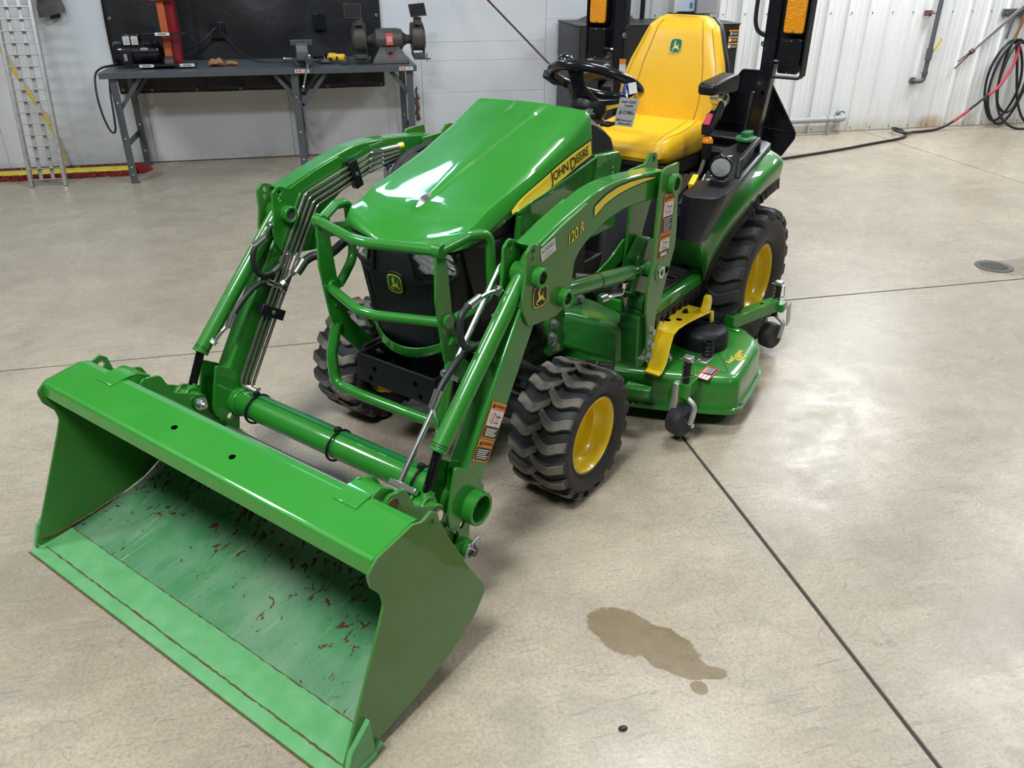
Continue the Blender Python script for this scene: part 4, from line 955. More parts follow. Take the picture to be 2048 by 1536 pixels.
for s in SD:
    arm = thing('loader_arm', '', ''); del arm['label']; del arm['category']; arm.parent = T
    S_(B().prism(boom,'x',.465,.528),s).build('boom', M_grn, arm, ang=25, bevel=.004) if False else None
    b = B().prism(boom,'x',.465,.530); S_(b,s); b.build('boom', M_grn, arm, ang=25, bevel=.005)
    b = B().prism(fillet(BEAM,[.0,.01,.02,.02,.02,.02,.01],3),'x',.468,.528); S_(b,s); b.build('beam', M_grn, arm, ang=25, bevel=.006)
    for (a, c) in ((.456,.465),(.529,.538)):
        b = B().prism(keyhole(KNEE,[(-.352,.962,.008),(-.356,.940,.006)]),'x',a,c); S_(b,s); b.build('knee_plate', M_plate_bounce if c > .5 else M_grn, arm, ang=25, bevel=.0015)
        b = B().prism(GUS,'x',a,c); S_(b,s); b.build('tip_plate', M_grn, arm, ang=25, bevel=.0015)
    for (yy, zz), r in ((B1,.028),(B2,.028)):
        for (x0, x1) in ((.536,.562),(.430,.458)):
            b = B().cyl((x0,yy,zz),(x1,yy,zz),r,n=24,hole=r*.62); S_(b,s); b.build('pin_boss', M_grn, arm, bevel=.003)
        b = B().cyl((.435,yy,zz),(.551,yy,zz),r*.60,n=20); b.cyl((.552,yy,zz),(.556,yy,zz),.007,n=8); S_(b,s); b.build('pin', M_blk if s > 0 else M_cast, arm)
    b = B().cyl((.430,*TUB),(.572,*TUB),.049,n=28,hole=.038); S_(b,s); b.build('tube_collar', M_grn, arm, bevel=.003)
    # bucket cylinder
    d_ = (V((0,*BC)) - V((0,*B1))).normalized(); c0 = V((.497,*B1)); c1 = V((.497,-.712,.522)); c2 = V((.497,*BC))
    cy = B().cyl(c0 - d_*.055, c1, .0245, n=24); cy.cyl(c0+V((-.028,0,0)), c0+V((.028,0,0)), .031, n=20); cy.cyl(c1-d_*.004, c1+d_*.006, .026, n=24); cy.cyl(c0+d_*.055, c0+d_*.06, .0262, n=24)
    S_(cy,s); cyl = cy.build('bucket_cylinder', M_grn, T, bevel=.0015)
    b = B().cyl(c1, c2 - d_*.02, .0135, n=18); S_(b,s); b.build('cylinder_rod', M_conn, cyl)
    b = B().cyl(c2+V((-.022,0,0)), c2+V((.022,0,0)), .024, n=18); b.cyl(c2-d_*.05, c2, .019, n=14); S_(b,s); b.build('rod_eye', M_grn, cyl)
    for t0_ in (.006,.013):
        b = B().cyl(c1-d_*t0_, c1-d_*(t0_+.0016), .0252, n=24); S_(b,s); b.build('seal_ring', M_blk, cyl)
    # lift cylinder
    e_ = (V((0,*RP)) - V((0,*B2))).normalized(); l0 = V((.497,*B2)); l1 = V((.497,.288,.706)); l2 = V((.497,*RP))
    b = B().cyl(l0, l1, .0258, n=24); b.cyl(l0+V((-.028,0,0)), l0+V((.028,0,0)), .03, n=18); S_(b,s); lc = b.build('lift_cylinder', M_grn, T, bevel=.0015)
    b = B().cyl(l1, l2, .0125, n=16); S_(b,s); b.build('cylinder_rod', M_chr, lc)
    b = B().cyl(l2+V((-.03,0,0)), l2+V((.03,0,0)), .027, n=18); b.cyl(l2-e_*.05, l2, .017, n=14); S_(b,s); b.build('rod_eye', M_grn, lc)
    b = B().cyl(l0+e_*.27, l0+e_*.276, .0268, n=24); S_(b,s); b.build('tie_band', M_blk, lc)
    b = B().hexnut((.497,.25,.683),(0,0,-1),.011,.02); b.tube(fillet([(.497,.25,.665),(.497,.245,.642),(.47,.215,.636),(.46,.20,.634)],.012,4,closed=False),.0055,8); b.cyl((.462,.203,.635),(.452,.178,.632),.013,n=12); S_(b,s); b.build('hose_fitting', M_chr, lc)
    # bell crank between arm and bucket, link to the bucket lug
    crank = fillet([(BC[0]-.034,BC[1]+.02),(BC[0]+.0,BC[1]+.046),(BC[0]+.03,BC[1]+.03),(-.735,.305),(-.690,.245),(-.645,.235),(-.640,.185),(-.665,.165),(-.70,.175),(-.715,.225),(-.775,.31),(BC[0]-.045,BC[1]-.02)],[.02,.02,.02,.03,.02,.02,.02,.02,.02,.02,.03,.02],3)
    for (a, c) in ((.472,.481),(.513,.522)):
        b = B().prism(crank,'x',a,c); S_(b,s); b.build('bell_crank', M_plate_bounce if c > .5 else M_grn, arm, ang=25, bevel=.0015)
    link = fillet([(LUGP[0]-.03,LUGP[1]),(LUGP[0]-.005,LUGP[1]+.032),(LUGP[0]+.05,LUGP[1]+.02),(-.862,.455),(BC[0]-.01,BC[1]+.036),(BC[0]+.032,BC[1]+.012),(BC[0]+.02,BC[1]-.03),(BC[0]-.03,BC[1]-.028),(-.885,.42),(LUGP[0]-.012,LUGP[1]-.03)],[.02,.02,.02,.02,.02,.02,.02,.02,.02,.02],3)
    for (a, c) in ((.440,.450),(.538,.548)):
        b = B().prism(link,'x',a,c); S_(b,s); b.build('bucket_link', M_grn, arm, ang=25, bevel=.0015)
    b = B().cyl((.440,*BC),(.548,*BC),.030,n=20,hole=.017); b2 = B().cyl((.43,*BC),(.556,*BC),.0165,n=18)
    S_(b,s).build('link_boss', M_grn, arm, bevel=.003); S_(b2,s).build('link_pin', M_chr, arm)
    b = B().hexnut((.430 if s > 0 else .43,*BC),(-1,0,0),.016,.014,stud=.012); S_(b,s); b.build('link_nut', M_chr, arm)
    b = B().cyl((.445,*LUGP),(.552,*LUGP),.021,n=18); S_(b,s); b.build('lug_pin', M_rust, arm)
    b = B().cyl((.42,*LOW),(.565,*LOW),.024,n=20,hole=.014); S_(b,s); b.build('tip_boss', M_grn, arm, bevel=.003); b = B().cyl((.40,*LOW),(.578,*LOW),.0135,n=16); S_(b,s); b.build('tip_pin', M_cast, arm)
    b = B().tube(spline([(.575,-.672,.205),(.58,-.70,.235),(.578,-.715,.215),(.57,-.72,.19)],4),.0035,6); b.cyl((.576,-.69,.235),(.576,-.655,.24),.004,n=8); b.cyl((.574,-.692,.234),(.58,-.692,.234),.009,n=12,hole=.004); S_(b,s); b.build('linch_pin', M_chrd, arm)
    # decals
    if s > 0:
        X_ = .5385
        fnp = lambda y, z, u, v: planar((X_, y, z), (0,*u), (0,*v))
        d = Decal(lambda a, b_, h: (X_-.0075+h, a, b_)); n = 20; ly = [-.034+.376*i/n for i in range(n+1)]
        bow = lambda y: (lerp_line([(-.034,.978),(.03,1.003),(.10,1.014),(.18,1.0185),(.27,1.018),(.345,1.014)], y), lerp_line([(-.034,1.007),(.03,1.027),(.10,1.036),(.18,1.0355),(.27,1.029),(.345,1.0175)], y))
        for e2, mi in ((.0035,1),(0,0)):
            d.shape(([p for y in ly for p in ((y, bow(y)[0]-e2), (y, bow(y)[1]+e2))], [(2*i,2*i+2,2*i+3,2*i+1) for i in range(n)]), mi)
        d.build('boom_stripe', [M_ylp, M_blkp], arm, 'yellow swoosh stripe')
        d = Decal(fnp(-.147,.957,(1,.27),(-.27,1))); 
        d.text('120 R', .046, .0022, -.0022, 1, shear=.25, sx=.82); d.text('120 R', .046, 0, 0, 0, shear=.25, sx=.82); d.build('model_decal', [M_ylp, M_blkp], arm, 'yellow 120 R lettering')
        d = Decal(fnp(-.284,.949,(1,.23),(-.23,1))); d.rect(-.035,.035,-.019,.019,0); d.text('KOENIG', .0185, 0, .006, 1, sx=.88); d.rect(-.027,.027,-.008,-.0065,2); d.rect(-.02,.02,-.0135,-.012,2); d.build('dealer_sticker', [M_wht, M_dgrn, M_pipe], arm, 'white dealer sticker')
        d = Decal(fnp(-.318,.828,(1,-.05),(.02,1))); d.poly(shield(.037,.034), 1); d.poly(shield(.035,.032), 2); d.poly(shield(.032,.029), 0); d.poly(DEER, 2, sx=.030, sy=.027); d.build('deer_emblem', [M_blkp, M_blkp, M_ylp], arm, 'black shield with yellow deer')
        ub = V((0,.138,-.09)).normalized(); vb = V((0,.095,.145)).normalized()
        warning(planar((.5285,-.518,.5265),(0,.84,-.55),(0,.55,.84)), .078, .104, arm, .56, 5)
        warning(planar((.5285,-.567,.4565),(0,.84,-.55),(0,.55,.84)), .078, .062, arm, .0, 5, plain=True)
# torque tube with line cover and zip ties
tt = B().cyl((-.47,*TUB),(.47,*TUB),.043,n=32).build('torque_tube', M_grn, T)
b = B(); rows = []
for x in (-.40,.40):
    rows.append([(x,TUB[0]+.051*cos(a),TUB[1]+.048*sin(a)) for a in [radians(10+i*10) for i in range(9)]] + [(x,TUB[0]+.044*cos(a),TUB[1]+.043*sin(a)) for a in [radians(90-i*10) for i in range(9)]])
b.loft(rows); b.build('line_cover', mat('cover_green',(.012,.16,.045),.3,coat=.3), T)
for x in (-.36,.02,.355):
    b = B().tube([(x+.004*sin(a),TUB[0]+.0525*cos(a),TUB[1]+.0495*sin(a)) for a in [2*pi*i/28 for i in range(28)]],.004,6,closed=True); b.box(x-.008,x+.008,TUB[0]-.006,TUB[0]+.012,TUB[1]+.047,TUB[1]+.061); b.build('zip_tie', M_blk, T)
# cross shaft at the bucket pivots
B().cyl((-.45,-.70,.242),(.45,-.70,.242),.013,n=16).build('cross_shaft', M_chrd, T)
# steel lines down the inside of the right arm
for i in range(4):
    t_ = i/3; xx = -.445; L2 = lambda p, q: (xx, p[0]+(q[0]-p[0])*t_, p[1]+(q[1]-p[1])*t_)
    pth = fillet([L2((.075,1.022),(.05,.958)), L2((-.257,.94),(-.213,.891)), L2((-.463,.631),(-.422,.597)), L2((-.618,.400),(-.572,.368)), L2((-.622,.375),(-.578,.350)), (xx+.035,-.600+.02*t_,.352)],[0,.03,.05,.03,.02,0],6,closed=False)
    B().tube(pth,.0055,10).build('hydraulic_line', mat('zinc_line',(.5,.47,.42),.25,metal=.95) if i == 0 else bpy.data.materials['zinc_line'], T)
for (y, z) in ((-.462,.585),(-.03,.962)):
    ax_ = V((0,.55,.84)) if y < -.1 else V((0,.95,.25)); ax_.normalize(); nn = V((0,-ax_.z,ax_.y)); 
    B().obox((-.444,y,z),V((.013,0,0)),ax_*.018,nn*.05).build('line_clamp', M_blk, T, bevel=.003); B().hexnut((-.431,y,z),(1,0,0),.006,.005).build('clamp_bolt', M_chrd, T)
def fitting_hose(pts, r, ends, name='hydraulic_hose', k=7, sleeve=.011):
    P_ = spline(pts, k); h = B().tube(P_, r, 12).build(name, M_rub, T)
    for e0, e1 in ((P_[0], P_[3]), (P_[-1], P_[-4])):
        a_, c_ = V(e0), V(e1); dd = (c_-a_).normalized(); B().cyl(a_ - dd*.012, a_ + dd*.04, sleeve*1.05, sleeve*1.15, n=12).build('crimp', M_chr, h)
    for (p, q_) in ends:
        p, q_ = V(p), V(q_); B().tube(fillet([tuple(p), tuple((p+q_)/2 + V((0,0,.004))), tuple(q_)],.01,3,closed=False), .0065, 8).hexnut(q_, (q_-p), .0115, .014).build('elbow', M_chr, h)
    return h
# arm hoses
HS1 = [(.449,.830),(.475,.818),(.493,.79),(.496,.752),(.478,.720),(.446,.712),(.415,.718),(.392,.727)]
HS2 = [(.425,.668),(.45,.684),(.48,.690),(.512,.683),(.545,.665),(.58,.640),(.605,.616),(.622,.593)]
for s in SD:
    q_ = .06 if s > 0 else 0.
    fitting_hose([(s*(.452+.004*i*(s > 0)), -y-q_*(.6+.6*(i in (1,2,3,4))), z+q_*.35) for i, (y, z) in enumerate(HS1)], .0095, [((s*.455,-.449-q_*.6,.830+q_*.35),(s*.468,-.400-q_*.3,.858)),((s*.452,-.392-q_*.6,.727+q_*.35),(s*.449,-.362-q_*.6,.752+q_*.3))], k=4)
    q_ = .05 if s > 0 else 0.
    fitting_hose([(s*.452, -y-q_, z+q_*.6) for y, z in HS2], .0095, [((s*.452,-.425-q_,.668+q_*.6),(s*.45,-.402-q_,.645+q_*.6)),((s*.452,-.622-q_,.593+q_*.6),(s*.468,-.672-q_*.1,.552))], k=4)
fitting_hose([(-.425,-.344,.701),(-.42,-.318,.724),(-.41,-.28,.737),(-.38,-.26,.735),(-.34,-.255,.76),(-.30,-.22,.80),(-.25,-.15,.82)], .015, [((-.425,-.344,.701),(-.438,-.395,.672))], sleeve=.0165)
# hoses bundled at the right rear of the loader
for i, (dx, dz) in enumerate(((0,0),(.02,-.02),(.03,.015),(.05,-.03))):
    B().tube(spline([(-.43+dx,.22,.985+dz*.5),(-.41+dx,.30,1.0+dz),(-.38+dx,.36,.99+dz),(-.35+dx,.37,.93+dz),(-.33+dx,.33,.86),(-.30,.28,.78)],5), .0145, 10).build('loader_hose', M_rub, T)
    B().cyl((-.443,.06-.008*i,1.021-.021*i),(-.436,.10,1.018-.016*i),.010,n=6).cyl((-.436,.10,1.018-.016*i),(-.425,.175,1.020-.012*i),.0135,n=14).build('coupler', M_chr, T)
for i in range(3): B().cyl((-.40+.03*i,.40,.985-.02*i),(-.36+.03*i,.44,.99-.02*i),.013,n=12).build('coupler', M_chr, T)
B().cyl((-.425,.178,1.022),(-.422,.20,1.024),.012,n=10).build('dust_cap', M_ty, T); B().cyl((-.43,.12,.965),(-.43,.135,.965),.011,n=10).build('dust_cap', M_tape, T); B().tube([(-.385,.40+.012*cos(a),.985+.016*sin(a)) for a in [2*pi*i/12 for i in range(12)]],.004,6,closed=True).build('red_band', M_redp, T)
B().box(-.432,-.430,.10,.13,.90,.955).build('line_tag', M_paper, T)
for i in range(3):
    B().tube(spline([(-.40,.36,.995-.01*i),(-.405+.01*i,.25,1.0-.012*i),(-.385+.018*i,.14,.975-.01*i),(-.36+.02*i,.06+.02*i,.91),(-.335+.01*i,.05+.03*i,.83),(-.31,.08,.74)],6), .0155, 10).build('loader_hose', M_rub, T)
# level indicator rod at the left arm
b = B().cyl((.425,-.79,.432),(.425,-.345,.895),.0085,n=12); b.tube([(.425,-.345,.895),(.43,-.325,.915),(.445,-.318,.91),(.45,-.33,.895)],.0075,8); b.build('level_rod', M_chr, T)
B().obox((.44,-.79,.43),V((.045,0,0)),V((0,.006,.006)),V((0,-.007,.007))).build('rod_foot', M_chr, T, bevel=.002)
B().cyl((.41,-.575,.66),(.46,-.575,.655),.007,n=10).ball((.408,-.575,.66),.012,10).build('rod_guide', M_chr, T)
B().cyl((.505,-.63,.42),(.505,-.47,.66),.004,n=8).build('grease_line', M_copper, T)

# ------------------------------------------------------------------ loader masts and mounts
MO = fillet([(.352,1.043),(.40,1.046),(.465,1.046),(.478,.95),(.497,.82),(.497,.75),(.422,.57),(.395,.545),(.395,.39),(.356,.36),(.335,.50),(.316,.56),(.312,.65),(.335,.73),(.34,.945)],[.02,.01,.008,.0,.02,.03,.03,.01,.02,.02,.02,.03,.03,.03,.02],4)
MI = fillet([(.33,1.03),(.44,1.03),(.48,1.06),(.515,1.055),(.535,1.01),(.53,.95),(.46,.80),(.44,.70),(.425,.56),(.40,.50),(.352,.50),(.345,.58),(.34,.70),(.355,.90)],[.01,.02,.015,.015,.02,.03,.05,.03,.02,.02,.02,.02,.02,.03],4)
for s in SD:
    ms = thing('loader_mast', '', ''); del ms['label']; del ms['category']; ms.parent = T
    b = B().prism(MO,'x',.546,.556); S_(b,s); b.build('outer_plate', M_plate_bounce, ms, ang=25, bevel=.002)
    b = B().prism(keyhole(MI,[(.497,1.033,.010)]),'x',.438,.448); S_(b,s); b.build('inner_plate', M_grn, ms, ang=25, bevel=.002)
    b = B().cyl((.555,*PV),(.578,*PV),.034,n=24,hole=.022); b.cyl((.530,*PV),(.546,*PV),.03,n=20); S_(b,s); b.build('pivot_boss', M_grn, ms, bevel=.003)
    b = B().cyl((.45,*PV),(.566,*PV),.021,n=18); S_(b,s); b.build('pivot_pin', M_cast, ms)
    b = B().cyl((.555,*RP),(.560,*RP),.034,n=22); S_(b,s); b.build('pin_plate', M_plate_bounce, ms, bevel=.002); b = B().cyl((.46,*RP),(.566,*RP),.021,n=20,hole=.012); S_(b,s); b.build('rod_pin', M_chr, ms)
    b = B().cyl((.5558,.447,.68),(.5566,.447,.68),.012,n=16); S_(b,s); b.build('plate_hole_shade', M_hole, ms)
    cast = fillet([(.305,.545),(.395,.53),(.40,.345),(.33,.335),(.315,.37)],.012,3); b = B().prism(cast,'x',.46,.535); S_(b,s); b.build('mast_foot', M_frm, ms, bevel=.005)
    b = B().prism(fillet([(.30,.63),(.33,.74),(.40,.80),(.45,.78),(.47,.70),(.45,.60),(.39,.56)],.03,4),'x',.452,.50); S_(b,s); b.build('mast_casting', M_frm, ms, bevel=.006)
    b = B().cyl((.47,.365,.575),(.53,.365,.575),.034,n=20); b.cyl((.46,.36,.535),(.52,.36,.535),.028,n=18); S_(b,s); b.build('locking_boss', M_frm, ms, bevel=.004)
    for i, z in enumerate((.475,.425,.378)): b = B().hexnut((.556,.365-.004*i,z),(1,0,0),.0135,.014); S_(b,s); b.build('mast_bolt', M_chrd, ms)
    # frame casting from the tractor out to the mast
    r0 = [(.215,.14,.42),(.215,.16,.535),(.215,.40,.53),(.215,.40,.38)]
    r1 = [(.30,.20,.40),(.30,.225,.525),(.30,.42,.515),(.30,.42,.37)]
    r2 = [(.475,.30,.345),(.475,.31,.49),(.475,.42,.48),(.475,.42,.34)]
    b = B().loft([r0, r1, r2]); S_(b,s); b.build('mount_casting', M_frm, ms, bevel=.018, seg=3)
    b = B().prism(fillet([(.11,.395),(.11,.54),(.22,.56),(.24,.38)],.03,4),'x',.268,.290); S_(b,s); b.build('mount_flange', M_frm, ms, bevel=.005)
    for (y, z) in ((.145,.515),(.135,.468),(.155,.425),(.345,.54)): b = B().hexnut((.290 if y < .3 else .27,y,z),(1,0,0),.0145,.016); S_(b,s); b.build('mount_bolt', M_chrd, ms)
    b = B().prism(fillet([(.08,.70),(.25,.745),(.36,.80),(.36,.72),(.10,.685)],.015,3),'x',.43,.437); S_(b,s); b.build('mast_brace', M_grn, ms)
    if s > 0:
        warning(planar((.5565,.409,.888),(0,1,-.06),(0,.03,1)), .076, .130, ms, .46, 6)
        warning(planar((.5565,.404,.779),(0,1,-.06),(0,.03,1)), .076, .086, ms, .58, 4)

# ------------------------------------------------------------------ bucket
bk = thing('bucket', '', ''); del bk['label']; del bk['category']; bk.parent = T
SP = [(-.925,.535),(-.945,.551),(-.975,.540),(-1.005,.552),(-1.118,.535),(-1.150,.508),(-1.143,.47),(-1.116,.432),(-1.112,.40),(-1.128,.36),(-1.276,.044),(-1.272,.022),(-1.209,.022),(-1.037,.045),(-.905,.078),(-.80,.130),(-.755,.180),(-.765,.212),(-.813,.290),(-.915,.49)]
SPf = keyhole(fillet(SP,[.015,.015,.015,.02,.02,.02,.02,.03,.03,.03,0,0,0,.06,.06,.05,.02,.03,.03,.02],4), [(-.948,.519,.011)])
for s in SD:
    b = B().prism(SPf,'x',.668,.676); S_(b,s); b.build('side_plate', M_plate_bounce, bk, ang=25, bevel=.0012, label='flat bucket side plate')
    b = B().prism([(-1.285,.02),(-1.262,.085),(-1.200,.135),(-1.193,.028)],'x',.676,.690); S_(b,s); b.build('corner_gusset', M_edge, bk, bevel=.002)
    b = B().box(.655,.692,-1.275,-1.19,.0,.022); S_(b,s); b.build('corner_block', M_edge, bk, bevel=.004)
    b = B().tube([(.668,-1.262,.045),(.668,-1.21,.035),(.667,-1.10,.042),(.667,-.99,.06)],.004,6); S_(b,s); b.build('weld_bead', M_rust, bk)
# shell: floor, curved back, up to the top bar
path = spline([(-1.178,.0215),(-1.12,.030),(-1.03,.042),(-.95,.055),(-.89,.075),(-.835,.108),(-.805,.155),(-.805,.215),(-.83,.29),(-.875,.37),(-.955,.475),(-.992,.53)],5)
b = B(); nx_ = 24
b.loft([[(-.668+1.336*i/nx_, y, z) for i in range(nx_+1)] for y, z in path], closed=False, cap=False)
o = b.build('shell', M_bin, bk, ang=50); q = o.modifiers.new('thick','SOLIDIFY'); q.thickness = .005; q.offset = 1
pathb = [(y+.012*(1 if y > -.86 else .3), z-.006) for y, z in path[18:]]
# top bar: a folded channel along the upper front edge
TB = [(-.985,.550),(-1.005,.552),(-1.118,.534),(-1.128,.528),(-1.133,.490),(-1.127,.489),(-1.121,.522),(-1.115,.527),(-1.005,.545),(-.990,.543),(-.985,.51),(-.979,.51),(-.979,.545)]
B().prism(fillet(TB,[.004,.01,.012,.008,0,0,.006,.008,.01,.004,0,0,.004],3),'x',-.667,.667).build('top_bar', M_hood, bk, ang=25, bevel=.001)
for x in (-.115,.125): B().cyl((x,-1.06,.5425),(x,-1.06,.5455),.0085,n=14).build('bar_hole_shade', M_hole, bk)
b = B().prism([(-1.300,.001),(-1.298,.010),(-1.235,.021),(-1.170,.030),(-1.165,.022),(-1.235,.010),(-1.26,.001)],'x',-.69,.69); b.build('cutting_edge', M_edge, bk, bevel=.001)
rnd = random.Random(5); b = B()
for yy, zz in ((-1.262,.0168),(-1.172,.031)):
    pts = [(-.66+1.32*i/90, yy+rnd.uniform(-.0012,.0012), zz) for i in range(91)]; b.tube(pts, [rnd.uniform(.0012,.0035) if yy < -1.2 else rnd.uniform(.0004,.0022) for _ in pts], 5)
b.build('edge_rust', M_rust, bk, kind='stuff')
B().tube([(-.69+1.38*i/60, -1.3005, .004+rnd.uniform(-.001,.001)) for i in range(61)], .0028, 5).build('edge_wear', M_rust, bk)
# hanger lugs on the back of the top bar
for s in SD:
    for (a, c) in ((.455,.465),(.523,.533)):
        b = B().prism(fillet([(-1.0,.548),(-.955,.562),(-.915,.535),(-.905,.49),(-.93,.46),(-.96,.46),(-1.0,.54)],.012,3),'x',a,c); S_(b,s); b.build('hanger_ear', M_hood, bk, bevel=.002)
    b = B(); sec = spline([(-1.035,.551),(-.985,.558),(-.945,.553),(-.918,.53),(-.908,.49)],4)
    b.loft([[(x,y,z) for y, z in sec]+[(x,y-.004,z-.007) for y, z in reversed(sec)] for x in (.454,.532)]); S_(b,s); b.build('hanger_cap', M_hood, bk, bevel=.002)
    b = B().prism(fillet([(-.88,.36),(-.80,.26),(-.70,.24),(-.645,.215),(-.645,.17),(-.70,.155),(-.77,.165),(-.80,.20)],.015,3),'x',.445,.455); S_(b,s); b.build('pivot_ear', M_grn, bk, bevel=.002)
    b = B().prism(fillet([(-.88,.36),(-.80,.26),(-.70,.24),(-.645,.215),(-.645,.17),(-.70,.155),(-.77,.165),(-.80,.20)],.015,3),'x',.565,.575) if False else B().prism(fillet([(-.83,.29),(-.76,.25),(-.70,.235),(-.645,.215),(-.645,.175),(-.70,.155),(-.77,.165),(-.79,.20)],.015,3),'x',.538,.548); S_(b,s); b.build('pivot_ear', M_grn, bk, bevel=.002)
# grit lying in the bucket
b = B(); rnd = random.Random(11)
for i in range(420):
    t_ = min(1, abs(rnd.gauss(0,.55))); x = rnd.uniform(-.55,.62); y = -.99 - .10*rnd.random() + rnd.gauss(0,.03) ; 
    j = min(range(len(path)), key=lambda k: abs(path[k][0]-y) + (1 if path[k][1] > .12 else 0)); r = rnd.uniform(.0012,.0026); b.ball((x, y, path[j][1]+r*.6), r, 4)
b.build('grit', M_wht, bk, ang=0, kind='stuff')
def part(name, parent=None):
    o = bpy.data.objects.new(name, None); COL.objects.link(o); o.parent = parent or T; o.empty_display_size = .05; return o
# ------------------------------------------------------------------ operator platform
for s in SD:
    pf = part('foot_platform')
    b = B().prism(fillet([(.20,.45),(.425,.45),(.437,.44),(.44,.405),(.20,.405)],[0,.01,.008,.004,0],3),'y',.60,1.09); S_(b,s); b.build('step_panel', M_grn, pf, bevel=.003)
    b = B().prism(fillet([(.22,.62),(.405,.62),(.405,1.065),(.28,1.085),(.22,1.085)],.02,4),'z',.45,.463); S_(b,s); b.build('floor_mat', M_mat_, pf, bevel=.004)
    for i in range(9):
        y = .66+.045*i; b = B().box(.30,.39,y,y+.018,.463,.468); S_(b,s); b.build('mat_rib', M_mat_, pf, bevel=.002)
    b = B().cyl((.36,.93,.4635),(.36,.93,.4655),.018,n=18); S_(b,s); b.build('mat_plug', M_hole, pf)
    b = B().prism([(.430,.405),(.446,.402),(.440,.350),(.425,.350)],'y',.58,1.10); S_(b,s); sk = b.build('step_skirt', M_blk, pf, bevel=.003)
    for i in range(8): b = B().box(.440,.448,.64+.055*i,.655+.055*i,.355,.392); S_(b,s); b.build('skirt_rib', M_blk, pf, bevel=.002)
# fenders
FS = [ # seam, mid, low
 ((.27,.98,.58),(.27,1.03,.53),(.27,1.09,.455)),
 ((.44,.835,.672),(.428,.97,.585),(.415,1.088,.455)),
 ((.465,.87,.668),(.462,.985,.60),(.435,1.085,.43)),
 ((.475,.97,.672),(.485,1.02,.615),(.445,1.078,.42)),
 ((.480,1.02,.690),(.505,1.055,.635),(.462,1.085,.50)),
 ((.490,1.08,.752),(.525,1.11,.700),(.50,1.14,.62)),
 ((.500,1.155,.798),(.545,1.20,.765),(.530,1.24,.70)),
 ((.503,1.31,.856),(.556,1.34,.825),(.548,1.36,.755)),
 ((.500,1.45,.884),(.556,1.48,.85),(.552,1.50,.775)),
 ((.485,1.545,.893),(.538,1.570,.855),(.532,1.58,.770)),
 ((.40,1.61,.90),(.42,1.62,.86),(.42,1.62,.775))]
podtop = lambda y: .835+.11*(y-.8)
